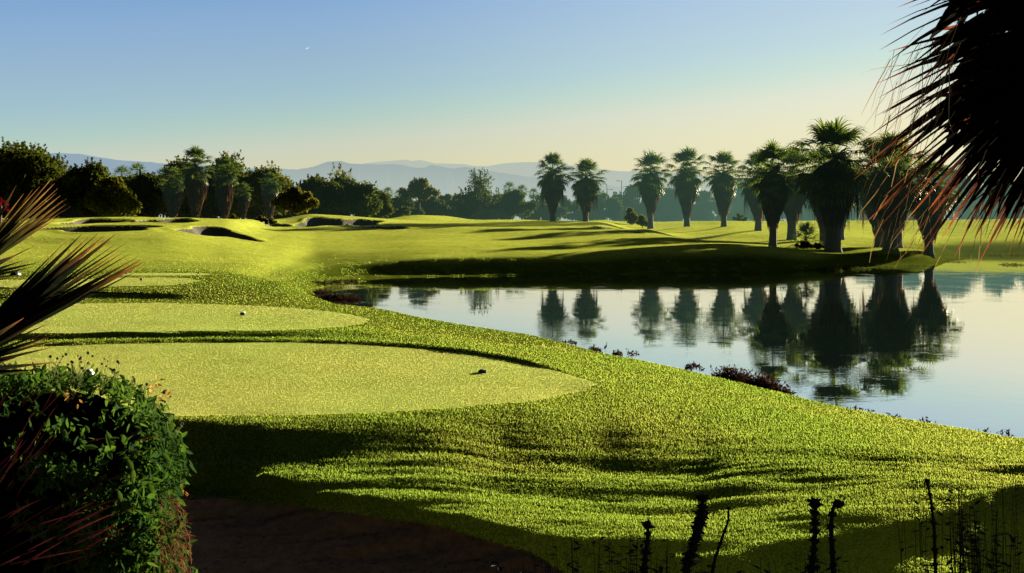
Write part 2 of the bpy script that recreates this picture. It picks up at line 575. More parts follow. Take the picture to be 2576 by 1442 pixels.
def extras(X, Y, Z):
    """bunkers, mounds and unevenness"""
    Z = Z.copy()
    far = np.clip((Y - 60) / 60, 0, 1)
    land = np.clip((Z - .15) / .3, 0, 1)
    # low swells and mounds on the far course
    Z += land * far * (vnoise(X, Y, 13, 1) * .20 + vnoise(X, Y, 6.0, 2) * .08 + vnoise(X, Y, 2.6, 9) * .018)
    for (px, yy, rx, ry, h) in ((1045, 186, 5, 7, .9), (760, 156, 4, 5, .35), (1120, 190, 3.5, 6, .4), (1530, 200, 5, 8, .9), (330, 126, 6, 6, .25)):
        xc = (px - CX) * yy / F
        Z += h * np.exp(-((X - xc) / rx) ** 2 - ((Y - yy) / ry) ** 2)
    near = np.clip((60 - Y) / 30, 0, 1)
    Z += land * near * (vnoise(X, Y, 3.1, 3) * .030 + vnoise(X, Y, 1.3, 4) * .016 + vnoise(X * .6 + Y * .3, Y, .55, 5) * .010)
    lump = near * land * np.clip((17.5 - Y) / 2.5, 0, 1)
    Z += lump * (vnoise(X * .4, Y * 1.5, .8, 6) * .07 + vnoise(X * .3, Y * 1.6, .42, 8) * .05 + vnoise(X * .3, Y * 1.8, .2, 10) * .02)
    for b in BUNKERS:
        r = bunker_r(X, Y, b)
        s = np.clip((1.0 - r) / .42, 0, 1); s = s * s * (3 - 2 * s)
        lip = np.exp(-((r - 1.08) / .16) ** 2) * .07
        Z += -b[4] * s + lip
    return Z


def ground(X, Y):
    """height at single points (numpy arrays)"""
    X = np.atleast_1d(np.asarray(X, float)); Y = np.atleast_1d(np.asarray(Y, float))
    px = CX + F * X / np.maximum(Y, 1.0)
    px = np.clip(px, pxs[0], pxs[-1])
    knots = pchip(np.array(pxs, float), K, px)
    Z = np.array([pchip(knots[i, :, 0], knots[i, :, 1], np.array([Y[i]]))[0] for i in range(len(X))])
    return extras(X, Y, Z)


def gz(x, y):
    return float(ground([x], [y])[0])


# fan-shaped sheet: rows by distance, columns by direction from a point behind the eye
AP = 6.0
rows = [3.0]
while rows[-1] < 9000:
    y = rows[-1] - AP
    st = 0.0032 if y < 11.2 else 0.0009 if y < 15.6 else 0.0032 if y < 17.2 else 0.0048 if y < 30 else (0.0062 if y < 60 else (0.0040 if y < 90 else 0.0022 if y < 158 else 0.0045 if y < 220 else 0.02))
    rows.append(rows[-1] * (1 + st))
rows = np.array(rows)
tc = np.linspace(-.46, .46, 900)
side = .46 * np.power(1.045, np.arange(1, 42))
tcol = np.concatenate([-side[::-1], tc, side])
UU, TT = np.meshgrid(rows, tcol, indexing='ij')
GX = TT * UU; GY = UU - AP
pxg = np.clip(CX + F * GX / np.maximum(GY, 2.5), pxs[0], pxs[-1])
# interpolate profile knots for every vertex direction, row by row (direction changes slowly, so tabulate)
tab_px = np.linspace(pxs[0], pxs[-1], 1800)
tab_k = pchip(np.array(pxs, float), K, tab_px)
tabZ = np.empty((len(rows), len(tab_px)))
yrow = rows - AP
for i in range(len(tab_px)):
    tabZ[:, i] = pchip(tab_k[i, :, 0], tab_k[i, :, 1], yrow)
GZ = np.empty_like(GX)
for r in range(len(rows)):
    GZ[r] = np.interp(pxg[r], tab_px, tabZ[r])
GZ = extras(GX, GY, GZ)
TEE_EDGE = [(-400, 884), (100, 871), (300, 864), (520, 860.5), (760, 861.5), (900, 866), (1040, 874), (1160, 886), (1290, 907), (1400, 933), (1500, 961)]
_px = CX + F * GX / np.maximum(GY, .5); _py = HZ + F * (HC - GZ) / np.maximum(GY, .5)
_d = np.interp(_px, [p[0] for p in TEE_EDGE], [p[1] for p in TEE_EDGE]) - _py
_m = (GY > 17) & (GY < 29) & (_px < 1500) & (_d > 0) & (_d < 12)
GZ = GZ + np.where(_m, .075 * np.clip(_d / 1.5, 0, 1) * np.clip((12 - _d) / 9, 0, 1) * np.clip((1500 - _px) / 170, 0, 1), 0)
nr, nc = GX.shape
print('terrain', nr, nc)
FX = .25 * (GX[:-1, :-1] + GX[1:, :-1] + GX[:-1, 1:] + GX[1:, 1:])
FY = .25 * (GY[:-1, :-1] + GY[1:, :-1] + GY[:-1, 1:] + GY[1:, 1:])
FZ = .25 * (GZ[:-1, :-1] + GZ[1:, :-1] + GZ[:-1, 1:] + GZ[1:, 1:])
FPX = CX + F * FX / np.maximum(FY, .5)
FPY = HZ + F * (HC - FZ) / np.maximum(FY, .5)


def inpoly(x, y, poly):
    inside = np.zeros(x.shape, bool)
    n = len(poly)
    for i in range(n):
        x1, y1 = poly[i]; x2, y2 = poly[(i + 1) % n]
        c = ((y1 > y) != (y2 > y)) & (x < (x2 - x1) * (y - y1) / ((y2 - y1) if y2 != y1 else 1e-9) + x1)
        inside ^= c
    return inside


ZONE = np.zeros(FX.shape, np.int16)
J = vnoise(FX, FY, .45, 21) * 5 + vnoise(FX, FY, .13, 22) * 4
J2 = J * np.clip(14 / np.maximum(FY, 1), 0, 1)
TEES = [
    ('near', [(-400, 890), (100, 873), (300, 865), (520, 861), (760, 862), (900, 867), (1040, 875), (1160, 887), (1290, 908), (1400, 934), (1500, 962),
              (1502, 968), (1450, 990), (1360, 1004), (1250, 1016), (1120, 1028), (1000, 1036), (860, 1042), (700, 1045), (440, 1047), (-400, 1050)], 15, 30),
    ('second', [(-400, 775), (100, 768), (200, 764), (400, 762), (560, 766), (680, 771), (800, 780), (880, 791), (932, 804), (915, 814), (860, 823),
                (760, 829), (600, 833), (400, 836), (100, 839), (-400, 842)], 27.9, 41),
    ('third', [(-400, 706), (200, 703), (300, 699), (400, 698), (470, 700), (505, 706), (480, 713), (400, 719), (200, 722), (-400, 726)], 41, 49.5),
    ('fourth', [(290, 687.5), (400, 686.5), (500, 687), (545, 690), (500, 692.5), (400, 693), (290, 693)], 48, 54),
]
for k, (nm, poly, ya, yb) in enumerate(TEES):
    m = inpoly(FPX + J2 * 3, FPY + J2 * .25, poly) & (FY > ya) & (FY < yb)
    ZONE[m] = 1 + k
PATH = [(-600, 1215), (300, 1232), (473, 1243), (731, 1272), (1104, 1322), (1229, 1360), (1333, 1389), (1407, 1434), (1440, 1500), (1480, 2600), (-3000, 4000)]
m = inpoly(FPX + J * 1.5, FPY + J * .35, PATH) & (FY < 15) & (FY > 4)
ZONE[m] = 10
for k, b in enumerate(BUNKERS):
    ZONE[bunker_r(FX, FY, b) < .93] = 20 + k

idx = np.arange(nr * nc).reshape(nr, nc)
quads = np.stack([idx[:-1, :-1], idx[:-1, 1:], idx[1:, 1:], idx[1:, :-1]], -1)
ALLV = np.stack([GX, GY, GZ], -1).reshape(-1, 3)
# fairway mask: mown stripe of paler turf on the far side of the water
FAIR = [(560, 612), (700, 603), (900, 598), (1200, 596), (1500, 604), (1620, 600), (1700, 618), (1500, 636), (1300, 642), (1000, 642), (800, 640), (600, 640), (450, 630)]


def sstep(x, a, b):
    q = np.clip((x - a) / (b - a), 0, 1); return q * q * (3 - 2 * q)


# mown fairway pale, rough greener; colour also lightens sunlit far ground, keeps shaded bank dark
MOWN_LIT = sstep(GY + 5 * vnoise(GX, GY, 9, 71), 48, 92) * sstep(GZ + .25 * vnoise(GX, GY, 7, 72) + np.clip((820 - pxg) / 300, 0, 1) * 1.3, .75, 1.9)


def zone_object(name, zid, mat):
    q = quads[ZONE == zid]
    if not len(q): print('EMPTY ZONE', name, zid); return None
    u, inv = np.unique(q.ravel(), return_inverse=True)
    me = mesh_np(name, ALLV[u], inv.reshape(-1, 4), smooth=True, extra={'mown': MOWN_LIT.ravel()[u]} if zid == 0 else None)
    return link(name, me, mat)


def turf(name, base, tip, pale, grain, up, haze=(110, 420, .75), mown=None):
    """grass as a field of upright blades: the shading normal of each blade leans away from the soil"""
    m, nt, out = new_mat(name)
    geo = N(nt, 'NewGeometry')
    pos = geo.outputs['Position']
    big = maprange(nt, noise(nt, .22, 3, .6, pos), .35, .65)
    mid = maprange(nt, noise(nt, 1.7, 3, .6, pos), .3, .7)
    fine = noise(nt, grain, 4, .75, pos)
    c = mixcol(nt, big, base, tip)
    c = mixcol(nt, maprange(nt, mid, 0, 1, 0, .55), c, pale)
    if mown:
        at_ = N(nt, 'Attribute'); at_.attribute_name = 'mown'
        mp_ = N(nt, 'Mapping'); mp_.inputs['Scale'].default_value = (.22, .9, 1); mp_.inputs['Rotation'].default_value = (0, 0, .12); nt.links.new(pos, mp_.inputs[0])
        stripes = maprange(nt, noise(nt, .7, 4, .62, mp_.outputs[0], .3), .36, .64)
        c = mixcol(nt, at_.outputs['Fac'], c, mixcol(nt, mid, mixcol(nt, stripes, mown[0], mown[1]), mown[2]))
    fm = maprange(nt, fine, .36, .62)
    c = mixcol(nt, fm, mixcol(nt, 1.0, c, (.55, .62, .5), 'MULTIPLY'), c)
    nz = N(nt, 'TexNoise'); nz.inputs['Scale'].default_value = grain * 1.6; nz.inputs['Detail'].default_value = 2
    nt.links.new(pos, nz.inputs['Vector'])
    v1 = N(nt, 'VectorMath', operation='SUBTRACT'); nt.links.new(nz.outputs['Color'], v1.inputs[0]); v1.inputs[1].default_value = (.5, .5, .5)
    v2 = N(nt, 'VectorMath', operation='MULTIPLY'); nt.links.new(v1.outputs[0], v2.inputs[0]); v2.inputs[1].default_value = (6, 6, 0)
    v3 = N(nt, 'VectorMath', operation='SCALE'); nt.links.new(geo.outputs['Normal'], v3.inputs[0]); v3.inputs['Scale'].default_value = up
    v4 = N(nt, 'VectorMath', operation='ADD'); nt.links.new(v2.outputs[0], v4.inputs[0]); nt.links.new(v3.outputs[0], v4.inputs[1])
    v5 = N(nt, 'VectorMath', operation='NORMALIZE'); nt.links.new(v4.outputs[0], v5.inputs[0])
    d = N(nt, 'BsdfDiffuse'); nt.links.new(c, d.inputs[0]); nt.links.new(v5.outputs[0], d.inputs['Normal'])
    t = N(nt, 'BsdfTranslucent'); nt.links.new(c, t.inputs[0]); nt.links.new(v5.outputs[0], t.inputs['Normal'])
    s = N(nt, 'AddShader'); nt.links.new(d.outputs[0], s.inputs[0]); nt.links.new(t.outputs[0], s.inputs[1]); s = s.outputs[0]
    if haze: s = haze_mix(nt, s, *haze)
    nt.links.new(s, out.inputs[0])
    return m


M_ROUGH = turf('rough_turf', (.050, .072, .006), (.080, .10, .009), (.095, .11, .013), 30, .9, mown=((.27, .325, .024), (.43, .46, .055), (.50, .51, .09)))
M_TEE = turf('tee_turf', (.24, .275, .045), (.33, .35, .08), (.38, .38, .11), 110, .9, haze=None)
M_SAND = plain('bunker_sand', (.050, .042, .024), .95, .2, 3.0, .3, haze=(110, 420, .6))
M_PATH = plain('bark_mulch', (.36, .17, .055), .9, .8, 9, .8)

g = zone_object('ground', 0, M_ROUGH); tag(g, kind='structure')
TL = {1: 'large pale tee lawn nearest to the path with a black marker on its right end',
      2: 'pale tee lawn directly behind the nearest one, white-topped marker at its middle',
      3: 'narrow tee lawn on the left behind the second one, under the palm leaf tips',
      4: 'thinnest and farthest tee lawn strip on the left, two dark markers on it'}
for k in (1, 2, 3, 4):
    o = zone_object('tee_lawn', k, M_TEE)
    if o: tag(o, TL[k], 'tee lawn', 'mown tee lawns', 'structure')
o = zone_object('path', 10, M_PATH); tag(o, kind='structure')
for k in range(len(BUNKERS)):
    o = zone_object('sand_bunker', 20 + k, M_SAND)
    if o: tag(o, kind='structure', group='sand bunkers of the course')

# ------------------------------------------------------------------ water
def water_mat():
    m, nt, out = new_mat('pond_water')
    geo = N(nt, 'NewGeometry')
    mp = N(nt, 'Mapping'); mp.inputs['Scale'].default_value = (.55, 1.0, 1.0)
    nt.links.new(geo.outputs['Position'], mp.inputs[0])
    n1 = noise(nt, 3.2, 3, .55, mp.outputs[0], .4)
    n2 = noise(nt, .35, 2, .5, geo.outputs['Position'])
    amt = maprange(nt, n2, .44, .62, .12, 1.3)
    h = N(nt, 'Math', operation='MULTIPLY'); nt.links.new(n1, h.inputs[0]); nt.links.new(amt, h.inputs[1])
    bp = N(nt, 'Bump'); bp.inputs['Strength'].default_value = .035; bp.inputs['Distance'].default_value = .06
    nt.links.new(h.outputs[0], bp.inputs['Height'])
    gl = N(nt, 'BsdfGlossy'); gl.inputs['Roughness'].default_value = .015; gl.inputs[0].default_value = (.97, .98, 1, 1)
    nt.links.new(bp.outputs[0], gl.inputs['Normal'])
    d = N(nt, 'BsdfDiffuse'); d.inputs[0].default_value = (.010, .022, .018, 1)
    fr = N(nt, 'LayerWeight'); fr.inputs[0].default_value = .5
    f = maprange(nt, fr.outputs['Facing'], .60, .97, .45, 1.0)
    nt.links.new(mixsh(nt, f, d.outputs[0], gl.outputs[0]), out.inputs[0])
    return m


wv = [(-40, 14, 0), (160, 14, 0), (320, 150, 0), (-40, 150, 0)]
o = link('water', mesh_np('water', wv, [(0, 1, 2, 3)]), water_mat()); tag(o, kind='structure')
# ------------------------------------------------------------------ grass blades
def blade_mat(name, cols, haze=(110, 420, .75)):
    m, nt, out = new_mat(name)
    a = N(nt, 'Attribute'); a.attribute_name = 'v'
    t = N(nt, 'Attribute'); t.attribute_name = 't'
    r = N(nt, 'ValToRGB'); nt.links.new(a.outputs['Fac'], r.inputs[0])
    el = r.color_ramp.elements
    while len(el) < len(cols): el.new(.5)
    for i, (e, c) in enumerate(zip(el, cols)):
        e.position = i / (len(cols) - 1); e.color = c4(c)
    geo = N(nt, 'NewGeometry')
    big = maprange(nt, noise(nt, .16, 3, .6, geo.outputs['Position']), .38, .62)
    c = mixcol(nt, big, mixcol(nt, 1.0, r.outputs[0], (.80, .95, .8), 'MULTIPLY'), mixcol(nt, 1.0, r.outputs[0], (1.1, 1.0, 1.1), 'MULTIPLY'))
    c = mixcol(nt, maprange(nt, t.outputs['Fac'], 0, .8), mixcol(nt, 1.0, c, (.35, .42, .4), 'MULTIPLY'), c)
    d = N(nt, 'BsdfDiffuse'); nt.links.new(c, d.inputs[0])
    tr = N(nt, 'BsdfTranslucent'); nt.links.new(c, tr.inputs[0])
    s = N(nt, 'AddShader'); nt.links.new(d.outputs[0], s.inputs[0]); nt.links.new(tr.outputs[0], s.inputs[1]); s = s.outputs[0]
    if haze: s = haze_mix(nt, s, *haze)
    nt.links.new(s, out.inputs[0])
    return m


M_BLADE = blade_mat('grass_blade', [(.085, .13, .010), (.165, .215, .020), (.235, .275, .034), (.32, .335, .075), (.48, .48, .22)])  # palest end of the ramp paints sun glints on blades
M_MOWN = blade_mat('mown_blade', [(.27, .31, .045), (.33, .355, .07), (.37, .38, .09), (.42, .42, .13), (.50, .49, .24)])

E1 = np.stack([GX[:-1, 1:] - GX[:-1, :-1], GY[:-1, 1:] - GY[:-1, :-1], GZ[:-1, 1:] - GZ[:-1, :-1]], -1)
E2 = np.stack([GX[1:, :-1] - GX[:-1, :-1], GY[1:, :-1] - GY[:-1, :-1], GZ[1:, :-1] - GZ[:-1, :-1]], -1)
NRM = np.cross(E1, E2); AREA = np.linalg.norm(NRM, axis=-1); NRM /= AREA[..., None] + 1e-12
VD = np.stack([-FX, -FY, HC - FZ], -1); VD /= np.linalg.norm(VD, axis=-1, keepdims=True)
FACING = (NRM * VD).sum(-1)


def fairway(px, py):
    return inpoly(px, py, FAIR)


def scatter(name, mask, hfun, wfun, K, seed, mat, vlo=0.0, vhi=1.0, parent=None, cap=520000, lean=.28):
    r = np.random.default_rng(seed)
    h = hfun(FY); wd = wfun(FY)
    dens = K * np.clip(FACING, .006, 1) / (wd * h)
    wgt = np.where(mask & (FACING > -.01), dens * AREA, 0.0).ravel()
    n = int(min(cap, wgt.sum()))
    cum = np.cumsum(wgt)
    f = np.searchsorted(cum, r.random(n) * cum[-1])
    i, j = np.unravel_index(f, FX.shape)
    a, b = r.random((2, n))
    P = (np.stack([GX[i, j], GY[i, j], GZ[i, j]], -1) + E1[i, j] * a[:, None] + E2[i, j] * b[:, None])
    hh = h[i, j] * r.uniform(.55, 1.35, n); ww = wd[i, j] * r.uniform(.6, 1.3, n)
    az = -SUN_AZ + r.normal(0, .75, n)
    s = np.stack([np.cos(az), np.sin(az), np.zeros(n)], -1) * ww[:, None] * .5
    tip = P + np.stack([r.normal(0, lean, n) * hh, r.normal(0, lean, n) * hh, hh], -1)
    P = P - np.array([0, 0, 1]) * (.12 * hh)[:, None]
    V = np.stack([P - s, P + s, tip], 1).reshape(-1, 3)
    Fc = np.arange(3 * n).reshape(n, 3)
    v = np.clip(r.beta(4.2, 5.2, n) * (vhi - vlo) + vlo, 0, 1)
    t = np.tile([0.0, 0.0, 1.0], n)
    me = mesh_np(name, V, Fc, False, t, {'v': np.repeat(v, 3)})
    print(name, n)
    return link(name, me, mat, parent)


INVIEW = (FPX > -120) & (FPX < 2700) & (FY > 9.0) & (FPY < 1560)
DRY = FZ > .04
m0 = (ZONE == 0) & INVIEW & DRY
isf = fairway(FPX, FPY)
FRINGE = (ZONE == 10) & (vnoise(FX, FY, .12, 61) > -.1) & ~inpoly(FPX, FPY - 13 + 2 * J, PATH)
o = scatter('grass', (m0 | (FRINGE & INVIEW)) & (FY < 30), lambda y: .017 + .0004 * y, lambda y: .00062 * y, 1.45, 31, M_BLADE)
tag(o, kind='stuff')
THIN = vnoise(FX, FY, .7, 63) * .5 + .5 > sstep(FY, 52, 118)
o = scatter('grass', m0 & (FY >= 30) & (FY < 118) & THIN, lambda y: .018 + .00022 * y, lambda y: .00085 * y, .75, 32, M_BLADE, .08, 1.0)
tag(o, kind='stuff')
for ob in list(COL.objects):
    if ob.name.startswith('tee_lawn'):
        k = {v: kk for kk, v in TL.items()}[ob['label']]
        bl = scatter('turf_blades', (ZONE == k) & INVIEW, lambda y: .005 + .00014 * y, lambda y: .0007 * y, .9, 40 + k, M_MOWN, 0, 1, ob, 120000)
        bl['kind'] = 'stuff'

# dry chips and needles lying on the path
r_ = np.random.default_rng(5)
sel = np.flatnonzero(((ZONE == 10) & INVIEW & (FPY < 1480)).ravel())
pick = r_.choice(sel, 5200)
ii, jj = np.unravel_index(pick, FX.shape)
gch = Geo()
for a_, b_ in zip(ii, jj):
    p = np.array([FX[a_, b_] + r_.uniform(-.05, .05), FY[a_, b_] + r_.uniform(-.05, .05), FZ[a_, b_] + r_.uniform(.004, .02)])
    q = r_.uniform(0, 6.28); L = r_.uniform(.01, .06)
    dv = np.array([math.cos(q), math.sin(q), r_.uniform(-.2, .4)]) * L
    sv = np.array([-math.sin(q), math.cos(q), r_.uniform(-.4, .4)])
    gch.strip([p, p + dv], [r_.uniform(.004, .014)] * 2, sv, [r_.random()] * 2)
M_CHIP = grad_mat('mulch_chip', [(0, (.06, .03, .015)), (.6, (.22, .12, .05)), (1, (.5, .32, .15))], .1)
tag(gch.build('mulch', M_CHIP), kind='stuff')

# ------------------------------------------------------------------ mountains
def ridge(name, label, pts, Y, mat, wob, seed):
    px = np.arange(pts[0][0], pts[-1][0], 3.0)
    py = np.interp(px, [p[0] for p in pts], [p[1] for p in pts])
    r = np.random.default_rng(seed)
    k = r.normal(0, 1, len(px)); k = np.convolve(k, np.ones(5) / 5, 'same'); py = py + k * wob
    top = np.stack([(px - CX) * Y / F, np.full(len(px), Y), HC - (py - HZ) * Y / F], -1)
    n = len(px); rowsv = []
    for q in range(7):
        s = q / 6
        p = top.copy(); p[:, 2] = top[:, 2] * (1 - s) - 5 * s
        p[:, 1] -= s * Y * .25 + np.convolve(r.normal(0, 1, n), np.ones(9) / 9, 'same') * Y * .04 * (1 - abs(2 * s - 1))
        p[:, 0] *= p[:, 1] / Y
        rowsv.append(p)
    V = np.concatenate(rowsv); fc = []
    for q in range(6):
        for i in range(n - 1):
            fc.append((q * n + i, q * n + i + 1, (q + 1) * n + i + 1, (q + 1) * n + i))
    o = link(name, mesh_np(name, V, fc, True), mat)
    return tag(o, kind='structure')


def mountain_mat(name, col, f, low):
    """rock with haze painted over it as emission, paler towards the valley floor"""
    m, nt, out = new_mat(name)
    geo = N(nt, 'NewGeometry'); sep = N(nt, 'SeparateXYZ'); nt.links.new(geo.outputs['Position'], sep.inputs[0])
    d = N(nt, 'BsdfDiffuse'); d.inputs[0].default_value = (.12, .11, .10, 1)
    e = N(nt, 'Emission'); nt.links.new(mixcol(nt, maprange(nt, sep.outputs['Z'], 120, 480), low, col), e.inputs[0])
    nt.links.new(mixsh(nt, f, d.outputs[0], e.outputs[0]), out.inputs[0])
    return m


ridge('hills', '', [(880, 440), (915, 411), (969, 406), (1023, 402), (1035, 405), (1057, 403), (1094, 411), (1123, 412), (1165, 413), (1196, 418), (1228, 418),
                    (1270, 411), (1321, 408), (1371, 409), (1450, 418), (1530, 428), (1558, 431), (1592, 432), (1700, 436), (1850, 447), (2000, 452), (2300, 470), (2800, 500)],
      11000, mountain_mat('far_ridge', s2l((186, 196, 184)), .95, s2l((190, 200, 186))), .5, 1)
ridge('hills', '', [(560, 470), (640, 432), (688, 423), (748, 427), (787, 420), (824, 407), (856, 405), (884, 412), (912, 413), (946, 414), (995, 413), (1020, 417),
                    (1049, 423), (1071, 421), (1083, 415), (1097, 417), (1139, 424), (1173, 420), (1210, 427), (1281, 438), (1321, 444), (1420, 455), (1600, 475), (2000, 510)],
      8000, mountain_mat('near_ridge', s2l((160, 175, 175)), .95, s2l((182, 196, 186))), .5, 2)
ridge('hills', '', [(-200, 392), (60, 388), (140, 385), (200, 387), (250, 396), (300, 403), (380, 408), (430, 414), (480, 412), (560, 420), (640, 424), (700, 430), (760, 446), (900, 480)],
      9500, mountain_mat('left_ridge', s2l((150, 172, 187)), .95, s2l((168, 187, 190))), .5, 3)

# ------------------------------------------------------------------ desert fan palms
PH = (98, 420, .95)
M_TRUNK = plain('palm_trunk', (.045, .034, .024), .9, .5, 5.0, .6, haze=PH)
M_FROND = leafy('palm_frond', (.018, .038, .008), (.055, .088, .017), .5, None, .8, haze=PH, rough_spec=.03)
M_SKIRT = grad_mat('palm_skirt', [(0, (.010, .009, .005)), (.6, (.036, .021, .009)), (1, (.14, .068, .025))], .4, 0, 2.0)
nt_ = M_SKIRT.node_tree
out_ = [n for n in nt_.nodes if n.type == 'OUTPUT_MATERIAL'][0]
src_ = out_.inputs[0].links[0].from_socket
nt_.links.new(haze_mix(nt_, src_, *PH), out_.inputs[0])


def frond_geo(g, base, az, el, pet, blade, nseg, droop, rnd, spread=105, wseg=.06):
    """one fan frond: arching stalk and pleated segments whose tips hang"""
    d0 = np.array([math.cos(az) * math.cos(el), math.sin(az) * math.cos(el), math.sin(el)])
    side = np.array([-math.sin(az), math.cos(az), 0.0])
    base = np.asarray(base, float)
    n = 5; pts = [base]; d = d0.copy()
    for i in range(1, n):
        d = d + np.array([0, 0, -droop * .10]); d /= np.linalg.norm(d)
        pts.append(pts[-1] + d * pet / (n - 1))
    g.strip(pts, np.linspace(.09, .045, n), side)
    hub = pts[-1]; up = np.cross(side, d); 
    for k in range(nseg):
        a = R(-spread + 2 * spread * k / (nseg - 1)) + rnd.normal(0, .03)
        L = blade * (.62 + .38 * math.cos(a * .62)) * rnd.uniform(.9, 1.08)
        dir_ = d * math.cos(a) + side * math.sin(a)
        q = [hub]; dd = dir_ + up * rnd.normal(.10, .05)
        m = 4
        for i in range(1, m + 1):
            if i >= 3: dd = dd + np.array([0, 0, -.30 - .25 * droop]) * (i - 2)
            dd = dd / np.linalg.norm(dd)
            q.append(q[-1] + dd * L / m)
        s2 = np.cross(dd, [0, 0, 1.0]) if k % 2 else np.cross(dir_, up)
        nn = np.linalg.norm(s2); s2 = s2 / nn if nn > .1 else side
        g.strip(q, [wseg * .3, wseg * 1.25, wseg * 1.1, wseg * .55, .008], s2)


def skirt_R(s, fat=1.0):
    """radius of the dead-leaf skirt, s = 0 at its lower end to 1 at the crown"""
    xs = [0, .06, .2, .42, .60, .78, .92, 1.0]; ys = [.62, .82, 1.15, 1.62, 1.92, 1.80, 1.30, .6]
    return np.interp(s, xs, ys) * fat


def make_palm(seed, H=12.0, heart=.70, sk0=.19, fat=.82, nf=42, crown=1.36, ragged=1.0, trunk_r=.46, drop=0.0):
    rnd = np.random.default_rng(seed)
    hz = H * heart; z0 = H * sk0
    gt = Geo()
    zz = np.linspace(-.4, hz, 14)
    gt.tube(np.stack([.06 * np.sin(zz * .6 + seed), .05 * np.cos(zz * .5), zz], -1), trunk_r * (1.0 + .45 * np.exp(-(zz + .4) * 1.6)) * (1 - .15 * zz / hz), 14)
    trunk = gt.mesh('trunk', True)
    gs = Geo()
    # dense core of packed old leaves
    seg = 22; rings = 12; V = []
    for i in range(rings):
        s = i / (rings - 1)
        for j in range(seg):
            r = skirt_R(s, fat) * .76 * rnd.uniform(.84, 1.12)
            a = 2 * math.pi * j / seg
            V.append((r * math.cos(a), r * math.sin(a), z0 + (hz - z0) * s + rnd.normal(0, .12)))
    Fc = []
    for i in range(rings - 1):
        for j in range(seg):
            a, b = i * seg + j, i * seg + (j + 1) % seg
            Fc += [(a, b, a + seg), (b, b + seg, a + seg)]
    V.append((0, 0, hz + .3)); V.append((0, 0, z0 + .15))
    for j in range(seg):
        Fc += [((rings - 1) * seg + j, (rings - 1) * seg + (j + 1) % seg, len(V) - 2), ((j + 1) % seg, j, len(V) - 1)]
    gs.add(V, Fc, .15)
    lob = rnd.uniform(.86, 1.14, 9)
    for k in range(1900):
        s = rnd.beta(1.5, 1.15); a = rnd.uniform(0, 2 * math.pi)
        r = skirt_R(s, fat) * rnd.uniform(.74, 1.12) * lob[int((a / 6.2832 * 9 + s * 4) % 9)]
        L = rnd.uniform(.5, 1.6)
        top = np.array([r * math.cos(a), r * math.sin(a), z0 + (hz - z0) * s])
        r2 = skirt_R(max(0, s - L / (hz - z0)), fat) * rnd.uniform(.96, 1.16)
        bot = np.array([r2 * math.cos(a), r2 * math.sin(a), top[2] - L])
        mid = (top + bot) / 2 + np.array([math.cos(a), math.sin(a), 0]) * rnd.uniform(.0, .14)
        tw = a + math.pi / 2 + rnd.normal(0, .7)
        sv = np.array([math.cos(tw), math.sin(tw), 0])
        c = rnd.uniform(.05, .6) + .35 * (1 - s)
        gs.strip([top, mid, bot], [.05, rnd.uniform(.06, .16), .01], sv, [c * .5, c, c + .25])
    # loose dangling leaves round the skirt
    for k in range(int(34 * ragged)):
        a = rnd.uniform(0, 2 * math.pi); s = rnd.uniform(.5, .97)
        r = skirt_R(s, fat) * rnd.uniform(1.0, 1.22)
        top = np.array([r * math.cos(a), r * math.sin(a), z0 + (hz - z0) * s]); L = rnd.uniform(1.2, 3.2) * (.6 + .4 * ragged)
        for q in range(6):
            oo = rnd.normal(0, .10, 3)
            b = top + oo + np.array([math.cos(a) * .12, math.sin(a) * .12, -L * rnd.uniform(.5, 1)])
            gs.strip([top, (top + b) / 2 + rnd.normal(0, .05, 3), b], [.03, .07, .01], (math.cos(a + 1.2), math.sin(a + 1.2), 0), [.3, .6, .9])
    skirt = gs.mesh('skirt')
    gf = Geo(); ga = 2.39996
    for i in range(nf):
        u = (i + .5) / nf
        el = R(87 - 112 * u ** 1.1) + rnd.normal(0, .10)
        az = i * ga + rnd.normal(0, .25)
        lift = .7 * (1 - u)
        pet = (1.15 + .75 * min(1, u * 1.6)) * rnd.uniform(.78, 1.18) * crown
        bl = (1.30 - .1 * u) * rnd.uniform(.85, 1.12) * crown
        frond_geo(gf, (0, 0, hz - .1 + lift), az, el, pet * H / 12, bl * H / 12, 20, .15 + .8 * u, rnd, wseg=.15)
    # older fronds folding down over the shoulders of the skirt
    for i in range(38):
        el = R(rnd.uniform(-58, 8)); az = i * ga + 1.1
        frond_geo(gf, (0, 0, hz - .3 - rnd.uniform(0, .7)), az, el, 1.55 * crown * rnd.uniform(.65, 1.2), 1.2 * crown, 18, 1.2, rnd, wseg=.15)
    # short-stalked fronds packed round the heart
    for i in range(26):
        el = R(rnd.uniform(-25, 62)); az = i * ga + .5
        frond_geo(gf, (0, 0, hz - rnd.uniform(-.3, .8)), az, el, rnd.uniform(.5, 1.0) * crown, 1.15 * crown * rnd.uniform(.85, 1.1), 18, .9, rnd, wseg=.16)
    return {'trunk': trunk, 'skirt': skirt, 'fronds': gf.mesh('fronds')}


def place_palm(meshes, px, py, Y, hpx, label, group, H=12.0, rot=0.0, wide=1.0, z=None, name='palm_tree', skirt=True):
    X = (px - CX) * Y / F
    zb = gz(X, Y) if z is None else z
    s = (hpx * Y / F) / H
    t = thing(name, label, 'palm tree', (X, Y, zb - .05), rot, (s * wide, s * wide, s), group)
    link('trunk', meshes['trunk'], M_TRUNK, t)
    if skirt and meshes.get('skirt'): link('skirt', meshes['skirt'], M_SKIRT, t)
    link('fronds', meshes['fronds'], M_FROND, t)
    return t


